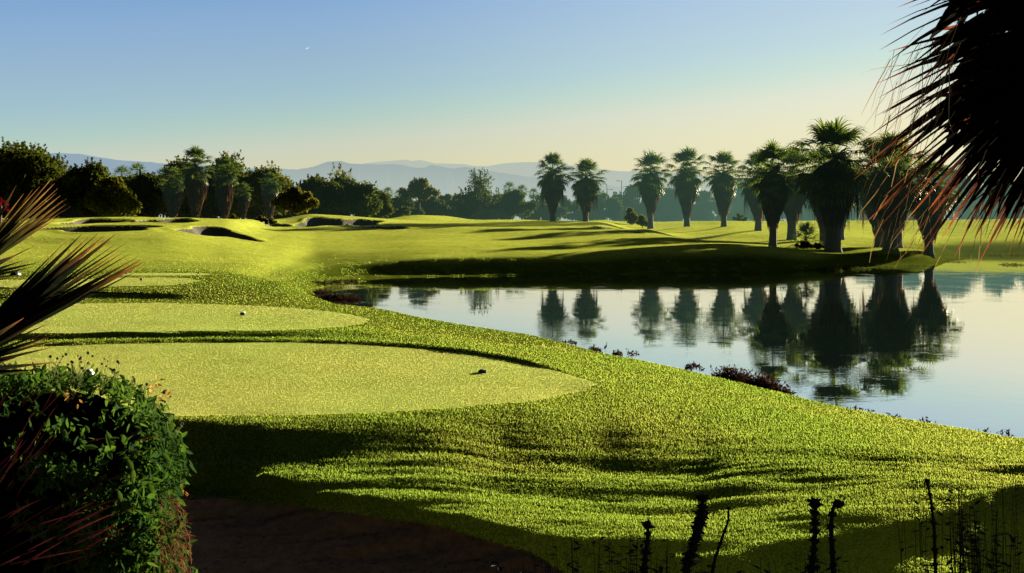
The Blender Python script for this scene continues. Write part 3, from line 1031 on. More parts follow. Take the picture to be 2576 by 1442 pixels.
PA = make_palm(1); PB = make_palm(2, fat=.86, ragged=2.4, heart=.68); PCm = make_palm(3, sk0=.24, fat=.80, ragged=1.2, heart=.71); PD = make_palm(4, sk0=.24, fat=.90, ragged=1.8, crown=1.5, trunk_r=.62)
GR = 'skirted fan palms across the pond'
palms = [  # meshes, column, base row, distance, height in px, label, turn, width
    (PB, 1390, 560, 165, 178, 'fan palm standing on the fairway crest, left one of the pair with touching crowns', .3, .95),
    (PB, 1474, 558, 166, 163, 'shorter broad fan palm, right one of the pair with touching crowns on the fairway crest', 2.1, 1.05),
    (PCm, 1637, 575, 184, 195, 'fan palm on a bare pale trunk in the dip right of the fairway crest', 1.0, .95),
    (PA, 1728, 567, 180, 201, 'tall fan palm with thick trunk at the left end of the far lit mound', 4.0, .92),
    (PA, 1820, 570, 168, 193, 'fan palm on top of the lit mound with narrow tapering skirt', 5.2, .92),
    (PB, 1908, 592, 158, 205, 'fan palm with ragged drooping crown half hidden behind the dark one to its right', 3.3, 1.05),
    (PCm, 1944, 622, 116, 264, 'slim dark fan palm nearest the pond left of the small trunkless palm', 2.6, .92),
    (PD, 1993, 600, 138, 230, 'fan palm partly hidden between the slim dark one and the tallest one', .9, .95),
    (PCm, 2072, 624, 121, 255, 'fan palm whose pale trunk shows just left of the tallest palm trunk', 5.9, 1.0),
    (PD, 2096, 636, 109.5, 326, 'tallest and broadest fan palm with big round crown at the pond edge', 1.7, 1.12),
    (PA, 2113, 606, 141, 215, 'fan palm hidden behind the tallest one, skirt showing at its right side', 4.4, 1.1),
    (PB, 2213, 625, 122, 262, 'fan palm with slim trunk at left behind the thick-trunked right palm', 2.9, 1.1),
    (PD, 2238, 636, 113, 293, 'broad fan palm with thick trunk beside the pond, right of the tallest', 3.9, 1.12),
    (PCm, 2262, 624, 123, 250, 'fan palm at the right behind the thick-trunked one, its trunk base just visible', .2, .9),
    (PA, 2338, 632, 117, 240, 'rightmost fan palm across the pond, seen through the hanging frond tips', 1.3, 1.12),
]
for (me, px, py, Y, hp, lab, rot, wd) in palms:
    place_palm(me, px, py, Y, hp, lab, GR, rot=rot, wide=wd)

# left grove palms
GL = 'palms in the left grove'
PE = make_palm(8, heart=.80, sk0=.12, fat=.85, nf=40, crown=1.15, ragged=.8)
for (px, py, Y, hp, lab, rot, wd) in [
    (492, 553, 139, 182, 'tallest palm of the left grove with star-shaped crown above the trees', .4, 1.0),
    (566, 556, 138, 160, 'second palm of the left grove, rim-lit brown skirt, right of the tallest', 2.4, 1.02),
    (680, 545, 156, 116, 'greyish palm with a hanging skirt at the right end of the left grove', 4.2, 1.1),
    (612, 560, 136, 92, 'short bushy palm with sunlit brown leaves right of the two tall grove palms', 1.2, 1.1),
    (436, 552, 146, 132, 'palm half sunk in foliage left of the tallest grove palm', 3.1, 1.2)]:
    place_palm(PE, px, py, Y, hp, lab, GL, rot=rot, wide=wd)


def small_palm(seed, nf=30):
    rnd = np.random.default_rng(seed)
    gt = Geo(); zz = np.linspace(-.3, 8.8, 8); gt.tube(np.stack([.1 * np.sin(zz * .3), 0 * zz, zz], -1), np.full(8, .24), 8)
    gf = Geo()
    for i in range(nf):
        u = (i + .5) / nf
        frond_geo(gf, (0, 0, 8.8), i * 2.4, R(85 - 125 * u), 1.2, 1.3, 14, .4 + u, rnd, wseg=.10)
    return {'trunk': gt.mesh('trunk', True), 'fronds': gf.mesh('fronds')}


SP = small_palm(21)
GS = 'small distant palms'
for (px, py, Y, hp, lab) in [
    (345, 480, 205, 78, 'small palm poking above the left grove against the blue hills'),
    (306, 480, 200, 70, 'small blurred palm left of the one against the blue hills'),
    (412, 480, 190, 66, 'tiny palm crown just left of the tall star-crowned palm'),
    (976, 520, 300, 54, 'pale hazy palm left of the umbrella-shaped tree'),
    (1004, 520, 310, 48, 'pale hazy palm touching the umbrella-shaped tree'),
    (1281, 520, 290, 68, 'hazy palm above the dark bushes left of the palm pair, upright crown'),
    (1313, 520, 280, 60, 'hazy spreading palm above dark bushes beside the palm pair'),
    (1342, 525, 300, 56, 'hazy palm half hidden by the left palm of the pair')]:
    X = (px - CX) * Y / F
    place_palm(SP, px, py, Y, (gz(X, Y) - (HC - (py - HZ) * Y / F)) * -F / Y + hp if False else hp + (F * ((HC - (py - HZ) * Y / F) - gz(X, Y)) / Y), lab, GS, H=11.2, rot=px * .1, skirt=False)

# trunkless young palm between the big ones
def bush_palm(px, py, Y, hpx, label):
    rnd = np.random.default_rng(77); X = (px - CX) * Y / F
    t = thing('young_palm', label, 'palm tree', (X, Y, gz(X, Y) - .05))
    g = Geo(); h = hpx * Y / F
    for i in range(26):
        u = (i + .5) / 26
        frond_geo(g, (0, 0, h * .30 * (1 - u) + .15), i * 2.4, R(85 - 80 * u), h * .36, h * .36, 18, .3 + .5 * u, rnd, wseg=.07)
    g.build('fronds', M_FROND, t)
    g2 = Geo(); g2.tube([(0, 0, -.2), (0, 0, .4), (0, 0, h * .35)], [.22, .26, .15], 10); g2.build('trunk', M_TRUNK, t, True)


bush_palm(2027, 624, 118, 72, 'low trunkless young palm with spiky fans between the slim palm and the tallest palm')
# ------------------------------------------------------------------ broadleaf trees
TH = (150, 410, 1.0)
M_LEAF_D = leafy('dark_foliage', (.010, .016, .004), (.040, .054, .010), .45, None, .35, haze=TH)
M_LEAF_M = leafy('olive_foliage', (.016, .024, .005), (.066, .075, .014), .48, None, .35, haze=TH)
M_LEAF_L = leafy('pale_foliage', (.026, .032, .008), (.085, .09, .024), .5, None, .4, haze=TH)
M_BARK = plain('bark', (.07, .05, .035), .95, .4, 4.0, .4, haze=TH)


def leaf_cloud(g, centers, radii, n, size, rnd, shell=.45, flat=.8):
    """small leaf faces through the volume of overlapping clumps"""
    centers = np.asarray(centers); radii = np.asarray(radii)
    wgt = radii ** 2; wgt = wgt / wgt.sum()
    k = rnd.choice(len(centers), n, p=wgt)
    d = rnd.normal(0, 1, (n, 3)); d /= np.linalg.norm(d, axis=1, keepdims=True)
    rr = radii[k] * np.clip(1 - rnd.exponential(shell * .4, n), .15, 1.0) * np.where(rnd.random(n) < .22, rnd.uniform(1.0, 1.38, n), rnd.uniform(.84, 1.14, n))
    P = centers[k] + d * rr[:, None] * np.array([1, 1, flat])
    a = rnd.normal(0, 1, (n, 3)); a /= np.linalg.norm(a, axis=1, keepdims=True)
    b = np.cross(a, rnd.normal(0, 1, (n, 3))); b /= np.linalg.norm(b, axis=1, keepdims=True)
    s = size * rnd.uniform(.5, 1.4, n)[:, None]
    V = np.stack([P - a * s * .9, P + b * s * .42, P + a * s, P - b * s * .42], 1).reshape(-1, 3)
    i = np.arange(n) * 4
    Fc = np.concatenate([np.stack([i, i + 1, i + 2], -1), np.stack([i, i + 2, i + 3], -1)])
    g.add(V, Fc, np.repeat(rnd.random(n), 4))


def tree(name, label, px0, px1, ytop, ybase, Y, mat, group, seed, n=5200, leaf=.26, trunk_px=None, nb=16, airy=0.0, ybot=None, spray=0, cat='tree', z=None):
    rnd = np.random.default_rng(seed)
    xm = .5 * (px0 + px1); X = (xm - CX) * Y / F
    zb = gz(X, Y) if z is None else z
    W = (px1 - px0) * (1.2 if group == 'trees of the left grove' else 1.12) * Y / F; zt = HC - (ytop - HZ) * Y / F - zb
    zbot = (HC - ((ybot if ybot else ybase) - HZ) * Y / F - zb)
    zbot = max(zbot, .05)
    t = thing(name, label, cat, (X, Y, zb), 0, 1, group)
    cen, rad = [], []
    Hc = zt - zbot
    for i in range(nb):
        a = rnd.uniform(0, 2 * math.pi); u = rnd.random()
        env = (1.0 if u < .4 else math.sqrt(max(.06, 1 - ((u - .4) / .6) ** 2.2))) if not ybot else math.sqrt(max(.08, 1 - u ** 2.2))
        rr = W * .5 * env * rnd.uniform(.15, .78)
        r = min(W, Hc) * rnd.uniform(.17, .28)
        cen.append((rr * math.cos(a), rr * math.sin(a) * .8, zbot + r * .45 + (Hc - 1.4 * r) * u)); rad.append(r)
    # make sure the outline reaches its left, right and top
    r = min(W, Hc) * .2
    cen += [(-W * .5 + r, 0, zbot + Hc * .38), (W * .5 - r, 0, zbot + Hc * .34), (rnd.uniform(-.15, .15) * W, 0, zt - r)]
    rad += [r, r, r]
    g = Geo()
    leaf_cloud(g, cen, rad, int(n * 1.7 * (1 - .4 * airy)), leaf * 1.1, rnd, shell=.5 + airy * .6)
    if airy < .5:
        for c, r in zip(cen, rad):
            g.blob(c, (r * .74, r * .74, r * .60), 9, 6, .16, .1)
    # upright sprays that break the outline
    for k in range(int(spray * 1.6)):
        j = rnd.integers(len(cen)); c = np.array(cen[j]); r0 = rad[j]
        a = rnd.normal(0, .5, 2); d = np.array([a[0], a[1], 1.0]); d /= np.linalg.norm(d)
        b = c + d * r0 * .8; L = rnd.uniform(.4, 1.0) * r0 * .75
        d = d + np.array([rnd.normal(0, .25), rnd.normal(0, .25), .5]); d /= np.linalg.norm(d)
        u = rnd.uniform(0, 1, (30, 1))
        P = b + d * u * L + rnd.normal(0, 1, (30, 3)) * leaf * .55 * (1.1 - u)
        leaf_cloud(g, P, np.full(30, leaf * .4), 48, leaf * .62, rnd)
    g.build('crown', mat, t)
    gt = Geo()
    tx = 0.0 if trunk_px is None else (trunk_px - CX) * Y / F - X
    tr = max(.09, min(W, zt) * .022)
    top = zbot + Hc * .35
    gt.tube([(tx, 0, -.3), (tx * .95, .05, zbot * .5), (tx * .8, 0, max(.5, zbot)), (tx * .5, 0, top)], [tr * 1.5, tr, tr * .9, tr * .5], 8)
    for i in range(min(nb, 11)):
        c = np.array(cen[i]); s0 = np.array([tx * .8, 0, max(.4, zbot * .9)])
        gt.tube([s0, s0 * .45 + c * .55 + rnd.normal(0, .06, 3) * W * .2 + np.array([0, 0, -.06 * Hc]), c], [tr * .6, tr * .38, tr * .12], 5)
    gt.build('trunk', M_BARK, t, True)
    return t


G1 = 'trees of the left grove'
tree('mesquite_tree', 'biggest dark tree at the left edge with feathery sunlit top', -70, 200, 362, 553, 152, M_LEAF_D, G1, 1, 9000, .30, nb=24, spray=60)
tree('mesquite_tree', 'dark tree right of the biggest one, sloping down to the right', 140, 305, 404, 551, 148, M_LEAF_D, G1, 2, 7000, .27, nb=18, spray=30)
tree('mesquite_tree', 'olive green bushy tree lit at its right side, in front of the dark grove', 225, 338, 440, 549, 143, M_LEAF_M, G1, 3, 5000, .24, nb=14, spray=14)
tree('mesquite_tree', 'dark low tree below the small palm in the left grove', 315, 450, 432, 551, 156, M_LEAF_D, G1, 4, 6500, .26, nb=16, spray=16)
tree('mesquite_tree', 'feathery tree behind the left side of the tallest grove palm', 400, 520, 402, 551, 162, M_LEAF_M, G1, 5, 5600, .25, nb=16, airy=.3, spray=30)
tree('mesquite_tree', 'airy pale tree top rising between the two tall grove palms', 495, 640, 391, 551, 168, M_LEAF_M, G1, 6, 5600, .24, nb=16, airy=.4, spray=40)
tree('mesquite_tree', 'rounded airy tree behind the greyish grove palm', 615, 725, 415, 549, 168, M_LEAF_M, G1, 7, 5000, .24, nb=14, airy=.35, spray=26)
tree('olive_tree', 'round olive tree on a short trunk standing on the crest right of the grove', 694, 792, 468, 542, 152, M_LEAF_L, G1, 8, 5200, .22, trunk_px=733, nb=16, ybot=534)
tree('desert_tree', 'broad dark green tree behind the round olive tree', 715, 865, 442, 551, 182, M_LEAF_D, G1, 9, 6500, .28, nb=18, spray=20)
tree('desert_tree', 'dense dark green tree with straight top right of the grove', 800, 948, 440, 553, 186, M_LEAF_D, G1, 10, 8000, .28, nb=20, spray=12)
tree('palo_verde_tree', 'thin airy tree top above the dense dark green tree', 812, 905, 418, 553, 190, M_LEAF_L, G1, 11, 2200, .22, nb=12, airy=.9, spray=26)
tree('desert_tree', 'small dark tree at the right foot of the dense dark green one', 915, 985, 478, 553, 190, M_LEAF_D, G1, 12, 3600, .26, nb=12)
for q, (a, b, yt, Y, lab) in enumerate([
    (-75, 75, 441, 158, 'low dark undergrowth at the left edge below the biggest tree'),
    (105, 250, 448, 160, 'low dark undergrowth between the first two grove trees'),
    (265, 415, 441, 166, 'low dark undergrowth below the small palms against the hills'),
    (370, 515, 426, 170, 'dark undergrowth left of the tallest palm trunk'),
    (475, 605, 416, 172, 'dark undergrowth between the two tall grove palms'),
    (565, 705, 426, 174, 'dark undergrowth left of the greyish grove palm'),
    (645, 775, 441, 176, 'dark undergrowth behind the round olive tree'),
    (875, 1025, 486, 205, 'dark undergrowth below the hazy pair of small palms')]):
    tree('desert_shrub', lab, a, b, yt, 553, Y, M_LEAF_D, 'undergrowth of the left grove', 100 + q, 4200, .30, nb=16, cat='shrub')
tree('tamarisk_tree', 'leafy tree on the near bank just outside the right edge, casting the corner shadow', 2820, 3560, 60, 682, 20.5, M_LEAF_M, None, 77, 9000, .12, nb=24)
G2 = 'hazy trees behind the fairway'
tree('palo_verde_tree', 'umbrella shaped tree with feathery branches left of centre', 1008, 1102, 452, 530, 232, M_LEAF_L, G2, 13, 3600, .26, trunk_px=1055, nb=16, airy=.4, ybot=505, spray=60)
tree('desert_shrub', 'low hazy hedge-like shrub right of the umbrella shaped tree', 1085, 1160, 487, 530, 262, M_LEAF_M, G2, 14, 2600, .34, nb=12)
tree('ironwood_tree', 'open twiggy tree against the hills near the centre', 1158, 1262, 430, 535, 236, M_LEAF_D, G2, 15, 2000, .24, nb=14, airy=.9, spray=30)
tree('desert_tree', 'dense dark bushy tree below the open twiggy one', 1148, 1250, 470, 540, 240, M_LEAF_D, G2, 16, 5200, .34, nb=16)
tree('desert_tree', 'dense bushy tree left of the palm pair under two hazy palms', 1235, 1345, 476, 540, 246, M_LEAF_D, G2, 17, 5200, .34, nb=16)
tree('desert_tree', 'hazy tree behind the palm pair', 1330, 1450, 486, 542, 292, M_LEAF_D, G2, 18, 4200, .42, nb=14)
tree('desert_tree', 'hazy tree just right of the palm pair', 1440, 1560, 474, 548, 305, M_LEAF_D, G2, 19, 4600, .42, nb=16)
tree('desert_tree', 'hazy tree under the lamp posts left of the bare-trunked palm', 1525, 1650, 462, 552, 318, M_LEAF_D, G2, 20, 5200, .44, nb=16, spray=14)
tree('desert_tree', 'hazy tree between the bare-trunked palm and the tall thick-trunked one', 1630, 1760, 470, 556, 330, M_LEAF_D, G2, 21, 4600, .46, nb=16)
tree('desert_tree', 'hazy tree with pale sloping side left of the mound palm', 1720, 1830, 478, 556, 322, M_LEAF_M, G2, 22, 4200, .44, nb=14)
tree('desert_tree', 'hazy tree right of the mound palm', 1800, 1920, 452, 556, 350, M_LEAF_D, G2, 23, 4600, .5, nb=14)
tree('desert_tree', 'hazy tree behind the slim dark palm', 1890, 2030, 448, 556, 356, M_LEAF_D, G2, 24, 4600, .5, nb=14)
tree('desert_tree', 'hazy tree behind the tallest palm', 2010, 2150, 452, 556, 362, M_LEAF_D, G2, 25, 4600, .5, nb=14)
tree('desert_tree', 'hazy tree in the gap right of the tallest palm', 2125, 2240, 462, 556, 362, M_LEAF_D, G2, 26, 4600, .5, nb=14)
tree('desert_tree', 'hazy tree behind the thick-trunked right palm', 2215, 2340, 446, 556, 370, M_LEAF_D, G2, 27, 4600, .5, nb=14)
tree('desert_tree', 'tall teal hazy tree right of the rightmost pond palm', 2320, 2460, 424, 556, 372, M_LEAF_D, G2, 28, 5600, .5, nb=16)
tree('desert_tree', 'tall teal hazy tree behind the hanging frond tips near the right edge', 2430, 2570, 430, 556, 376, M_LEAF_D, G2, 29, 5600, .5, nb=16)
tree('desert_tree', 'teal hazy tree cut by the right edge of the picture', 2540, 2700, 422, 556, 380, M_LEAF_D, G2, 30, 5600, .5, nb=16)
for q, (a, b, yt, Y) in enumerate([(945, 1060, 494, 236), (1030, 1140, 492, 246), (1110, 1220, 486, 254), (1200, 1330, 484, 258), (1300, 1420, 486, 284), (1400, 1530, 505, 312), (1510, 1640, 502, 322), (1620, 1750, 505, 330), (1730, 1860, 508, 336), (1840, 1980, 500, 345), (1960, 2100, 496, 350), (2080, 2220, 498, 355), (2200, 2340, 492, 360), (2320, 2470, 486, 364), (2450, 2600, 484, 368), (2580, 2720, 484, 372)]):
    tree('desert_shrub', 'low hazy undergrowth below the far trees behind the fairway and the pond palms', a, b, yt, 560, Y, M_LEAF_D, 'hazy undergrowth behind the pond palms', 140 + q, 4200, .42, nb=20, cat='shrub')
G3 = 'low shrubs on the course'
for (a, b, yt, yb, Y, mt, lab) in [
    (645, 668, 543, 562, 134, M_LEAF_L, 'brownish rounded shrub at the foot of the short bushy grove palm'),
    (668, 694, 549, 563, 134, M_LEAF_L, 'second brownish shrub right of the first at the grove edge'),
    (575, 600, 540, 560, 136, M_LEAF_M, 'small shrub between the trunks of the left grove palms'),
    (1572, 1606, 520, 566, 196, M_LEAF_M, 'shrub left of the bare-trunked palm in the dip'),
    (1600, 1632, 540, 574, 190, M_LEAF_L, 'brown-green shrub touching the bare-trunked palm'),
    (1845, 1878, 536, 557, 215, M_LEAF_M, 'lone round shrub on the skyline right of the mound palm'),
    (2003, 2042, 606, 632, 115, M_LEAF_M, 'brownish shrub at the foot of the trunkless young palm'),
    (2040, 2072, 612, 632, 115, M_LEAF_L, 'pale low shrub right of the trunkless young palm')]:
    tree('shrub', lab, a, b, yt, yb, Y, mt, G3, a, 900, .16, nb=8, cat='shrub')

# two lamp posts far behind the trees
M_STEEL = plain('grey_steel', (.16, .17, .17), .5, .1, 3, haze=TH)
for (px, yt, lab) in [(1564, 456, 'taller lamp post rising from the hazy trees left of the bare-trunked palm'), (1527, 464, 'shorter lamp post just right of the palm pair')]:
    Y = 310; X = (px - CX) * Y / F; z0 = gz(X, Y); h = HC - (yt - HZ) * Y / F - z0
    t = thing('lamp_post', lab, 'lamp post', (X, Y, z0), 0, 1, 'lamp posts behind the trees')
    g = Geo(); g.tube([(0, 0, -.3), (0, 0, h)], [.16, .11], 8); g.build('pole', M_STEEL, t)
    for q in ([(0, 0, h), (-.9, 0, h + .12)], [(0, 0, h - 1.6), (1.1, 0, h - 1.5)]):
        g = Geo(); g.tube(q, [.06, .05], 6); g.build('arm', M_STEEL, t)
    for sx, dz in ((-1.2, .1), (1.4, -1.52)):
        g = Geo(); g.blob((sx, 0, h + dz), (.42, .2, .10), 8, 5); g.build('lamp_head', M_STEEL, t)

# contrail of an airliner
M_TRAIL, nt_, out_ = new_mat('ice_trail')
e_ = N(nt_, 'Emission'); e_.inputs[0].default_value = (.72, .80, .93, 1); e_.inputs[1].default_value = 1.0  # emission paints the sunlit brightness of the trail
tr_ = N(nt_, 'BsdfTransparent'); a_ = N(nt_, 'Attribute'); a_.attribute_name = 't'
nt_.links.new(mixsh(nt_, maprange(nt_, a_.outputs['Fac'], .2, 1, .95, .05), e_.outputs[0], tr_.outputs[0]), out_.inputs[0])
nt_.links.new(mixsh(nt_, maprange(nt_, a_.outputs['Fac'], .2, 1, .05, .95), e_.outputs[0], tr_.outputs[0]), out_.inputs[0])
g = Geo(); P = [at(768.5, 123.4, 9000), at(771, 122.8, 9000), at(775, 121.3, 9000), at(780, 118.6, 9000)]
g.tube([tuple(p) for p in P], [1.0, 3.6, 4.2, 2.0], 8, [0, .2, .5, 1])
tag(g.build('contrail', M_TRAIL, None, True), 'tiny white vapour trail in the blue sky left of centre', 'contrail')

# ------------------------------------------------------------------ tee markers
M_BLUE = plain('blue_paint', (.012, .014, .085), .45, .15, 6)
M_NAVY = plain('dark_blue_paint', (.010, .018, .040), .45, .15, 6)
M_BLACK = plain('black_paint', (.006, .006, .007), .5, .15, 6)
M_WHITE = plain('white_paint', (.8, .8, .8), .5, .03, 6)
M_BROWN = plain('stained_wood', (.045, .025, .015), .7, .3, 14)


def prism(g, outline, y0, y1, t=0.0):
    n = len(outline)
    v = [(x, y0, z) for x, z in outline] + [(x, y1, z) for x, z in outline]
    f = [(0, i, i + 1) for i in range(1, n - 1)] + [(n, n + i + 1, n + i) for i in range(1, n - 1)]
    for i in range(n):
        j = (i + 1) % n
        f += [(i, n + i, n + j), (i, n + j, j)]
    g.add(v, f, t)


def marker(px, py, Y, label, body, cap, wpx, hpx, outline, capline=None, yaw=0.0):
    X = (px - CX) * Y / F
    s = Y / F
    t = thing('tee_marker', label, 'tee marker', (X, Y, gz(X, Y) - .004), yaw, 1, 'tee markers')
    g = Geo(); prism(g, [(x * wpx * s, z * hpx * s) for x, z in outline], -.5 * wpx * s * .8, .5 * wpx * s * .8); o = g.build('body', body, t)
    bv = o.modifiers.new('bevel', 'BEVEL'); bv.width = wpx * s * .06; bv.segments = 2
    if capline:
        g = Geo(); prism(g, [(x * wpx * s, z * hpx * s) for x, z in capline], -.5 * wpx * s * .84, .5 * wpx * s * .84); g.build('stripe', cap, t)


DOME = [(-.5, 0), (.42, 0), (.36, .35), (.2, .78), (.05, 1), (-.2, 1), (-.36, .7)]
DOMEW = [(.43, 0), (.58, .04), (.52, .35), (.32, .8), (.14, 1.0), (.08, 1.0), (.22, .78), (.38, .35)]
LUMP = [(-.38, 0), (.42, 0), (.5, .12), (.5, .78), (.2, .8), (.0, 1), (-.2, .95), (-.5, .5)]
CUBE = [(-.5, 0), (.48, .08), (.5, .75), (.4, .95), (.1, .98), (-.34, 1), (-.42, .6)]
CUBEW = [(-.3, 1.003), (.1, .985), (.4, .955), (.5, .76), (.56, .80), (.44, 1.06), (.1, 1.1), (-.3, 1.1)]
marker(224, 943, 20.9, 'blue dome-shaped tee marker with a white right side, just above the hedge', M_BLUE, M_WHITE, 18, 14, DOME, DOMEW)
marker(1213, 939, 21.3, 'black lump-shaped tee marker on the right end of the nearest tee lawn', M_BLACK, None, 21, 9, LUMP)
marker(610, 796, 32.9, 'dark blue block-shaped tee marker with pale top on the second tee lawn', M_NAVY, M_WHITE, 11.5, 8, CUBE, CUBEW)
marker(355, 710, 45.2, 'small brown tee marker alone on the third tee lawn', M_BROWN, None, 6, 7, CUBE)
marker(318, 690, 51, 'small dark tee marker on the farthest tee strip near the palm leaf tips', M_BROWN, None, 7, 4.5, LUMP)
marker(499, 689, 51.5, 'small dark tee marker at the right end of the farthest tee strip', M_BLACK, None, 6.5, 4, LUMP)
marker(38, 694, 49.5, 'larger dark tee marker with a pale right edge behind the left palm leaves', M_BLACK, M_WHITE, 20, 11, CUBE, DOMEW)
X = (1360 - CX) * 196 / F
t = thing('course_marker', 'tiny white marker on the far grass at the left palm of the pair', 'marker', (X, 196, gz(X, 196)))
g = Geo(); prism(g, [(-.22, 0), (.22, 0), (.2, .35), (.06, .75), (-.06, .75), (-.2, .35)], -.12, .12); g.build('board', M_WHITE, t)

# ------------------------------------------------------------------ heron at the water's edge
M_HERON = grad_mat('heron_plumage', [(0, (.12, .15, .20)), (.45, (.42, .50, .62)), (.75, (.34, .40, .48)), (1, (.10, .10, .10))], .25)
def heron(px, py, Y, hpx):
    s = hpx * Y / F
    X = (px - CX) * Y / F
    t = thing('heron', 'small grey heron standing at the water edge facing right', 'bird', (X, Y, HC - (py - HZ) * Y / F), .1)
    g = Geo()
    pts = [(-.17, 0, .30), (-.14, 0, .38), (-.08, 0, .47), (0, 0, .56), (.06, 0, .64), (.085, 0, .72), (.075, 0, .80), (.06, 0, .87), (.075, 0, .935), (.11, 0, .955), (.15, 0, .935), (.21, 0, .90)]
    rad = [.015, .06, .105, .115, .085, .05, .033, .027, .030, .036, .022, .004]
    g.tube(np.array(pts) * s, np.array(rad) * s, 10)
    g.build('body', M_HERON, t, True)
    for yo in (-.035, .035):
        l = Geo(); l.tube(np.array([(-.01, yo, .50), (-.02, yo, .26), (.0, yo, .0)]) * s, np.array([.028, .012, .010]) * s, 6)
        for a in (-.5, 0, .5, 3.1):
            l.tube(np.array([(0, yo, .01), (.06 * math.cos(a), yo + .06 * math.sin(a), .004)]) * s, np.array([.008, .004]) * s, 4)
        l.build('leg', M_HERON, t, True)


# ------------------------------------------------------------------ water-edge plants
M_REED = grad_mat('reed_stem', [(0, (.010, .006, .004)), (.6, (.024, .011, .007)), (1, (.050, .026, .013))], .4)
M_REEDG = grad_mat('green_reed', [(0, (.012, .018, .005)), (.7, (.05, .06, .012)), (1, (.11, .10, .03))], .45)


def shore_plant(px, py, Y, wpx, hpx, label, mat, group, seed, n=60, z=None, depth=.5, leafy_=True, leafsc=1.0):
    rnd = np.random.default_rng(seed); X = (px - CX) * Y / F; s = Y / F
    zz = HC - (py - HZ) * Y / F if z is None else z
    t = thing('shore_plant', label, 'water plant', (X, Y, zz), 0, 1, group)
    g = Geo(); W = wpx * s; Hh = hpx * s
    for k in range(n):
        x = rnd.uniform(-.5, .5) * W; y = rnd.uniform(-.5, .5) * depth
        env = max(.3, 1 - (2 * x / W) ** 2 * .6)
        L = Hh * env * rnd.uniform(.45, 1.1)
        b = np.array([x, y, -.06]); dx = rnd.normal(0, .35)
        p1 = b + np.array([dx * L * .4, rnd.normal(0, .12) * L, L * .6]); p2 = b + np.array([dx * L, rnd.normal(0, .2) * L, L])
        q = rnd.uniform(0, 3.1); sv = (math.cos(q), math.sin(q), 0)
        g.strip([b, p1, p2], [.012 + .1 * L * .1, .010 + .008 * L, .004], sv, [0, .5, rnd.uniform(.6, 1)])
        if leafy_:
            for m in range(5):
                u = rnd.uniform(.3, 1); c = b * (1 - u) + p2 * u
                d = rnd.normal(0, 1, 3); d /= np.linalg.norm(d); l = rnd.uniform(.05, .11) * leafsc * (1 + Y * .006)
                sv2 = np.cross(d, rnd.normal(0, 1, 3)); sv2 /= np.linalg.norm(sv2)
                g.strip([c, c + d * l * .5, c + d * l], [.005, l * .38, .004], sv2, [.3, .6, rnd.uniform(.5, 1)])
    g.build('stems', mat, t)
GW = 'red-brown plants along the near shore'
for i, (px, py, Y, w, h, n, lab) in enumerate([
    (1836, 962, 28.6, 100, 46, 260, 'dense red-brown plant clump, upper part of the big patch on the near shore'),
    (1905, 982, 27.6, 100, 50, 260, 'dense red-brown plant clump in the middle of the big patch on the near shore'),
    (1965, 998, 27.0, 60, 34, 110, 'thin lower end of the big red-brown patch on the near shore'),
    (1745, 925, 30.5, 40, 14, 30, 'short sparse stems left of the big red-brown patch'),
    (1494, 880, 35.9, 34, 13, 30, 'dark twiggy plant just left of the heron'),
    (1552, 893, 35.0, 34, 14, 30, 'dark twiggy plant just right of the heron'),
    (1594, 896, 35.6, 30, 20, 14, 'pale thin stems standing in the water right of the heron'),
    (1425, 860, 38, 50, 7, 26, 'low dark fringe of plants left of the heron'),
    (2150, 1034, 25.2, 50, 14, 40, 'dark red-brown tuft on the shore below the big patch'),
    (2180, 1040, 25.0, 40, 13, 34, 'dark red-brown tuft next to the first one below the big patch'),
    (2250, 1054, 24.2, 50, 16, 22, 'wispy stems on the shore at the middle of the right bank'),
    (2333, 1068, 23.6, 40, 24, 22, 'upright wispy stems on the right bank'),
    (2478, 1086, 22.6, 30, 14, 12, 'few short stems near the right edge of the bank'),
    (2532, 1096, 22.2, 26, 20, 14, 'last upright stems of the bank at the right edge')]):
    shore_plant(px, py, Y, w, h, lab, M_REED, GW, 300 + i, n, depth=.5)
GI = 'dark reddish plants round the pond inlet'
rnd0 = np.random.default_rng(9)
for i, (px, py, Y, w, h, n, lab) in enumerate([
    (742, 714, 75, 60, 7, 60, 'reddish plants at the far left tip of the inlet'),
    (800, 712, 76, 70, 8, 80, 'reddish plants along the shaded far side of the inlet'),
    (868, 708, 78, 70, 8, 70, 'reddish plants on the far inlet shore towards the open water'),
    (806, 738, 66, 44, 14, 80, 'reddish plants beside the tip of the grassy lobe'),
    (836, 752, 61, 50, 16, 90, 'dark plants in the inlet right of the grassy lobe'),
    (880, 752, 60, 60, 11, 90, 'dark bar of plants standing out into the pond from the inlet'),
    (850, 768, 57, 60, 11, 70, 'reddish low plants above the near bank at the inlet'),
    (905, 778, 54.5, 60, 9, 60, 'reddish low plants where the inlet meets the open pond'),
    (940, 782, 53.2, 24, 6, 20, 'last few shore plants right of the inlet')]):
    shore_plant(px, py, Y, w, h, lab, M_REED, GI, 340 + i, n, depth=1.4)
GF = 'tufts along the far shore'
for i, (px, py, Y, w, h, lab) in enumerate([
    (2085, 681, 96, 60, 11, 'dry reed tuft on the far shore below the tallest palm'),
    (2150, 677, 99.5, 70, 9, 'reed tuft on the far shore right of the dry one'),
    (2225, 673, 103, 70, 8, 'low reeds on the far shore below the thick-trunked palm'),
    (2300, 669, 106, 60, 7, 'low reeds on the far shore left of the grassy point'),
    (2400, 661, 116, 60, 6, 'low reeds at the grassy point'),
    (2548, 667, 108, 50, 7, 'reed islet in the water near the right edge'),
    (2505, 644, 138, 60, 9, 'green reeds on the far bank right of the grassy point'),
    (2570, 643, 139, 70, 9, 'green reeds on the far bank at the right edge')]):
    shore_plant(px, py, Y, w, h, lab, M_REEDG, GF, 360 + i, 110, depth=2.5, leafsc=.8)
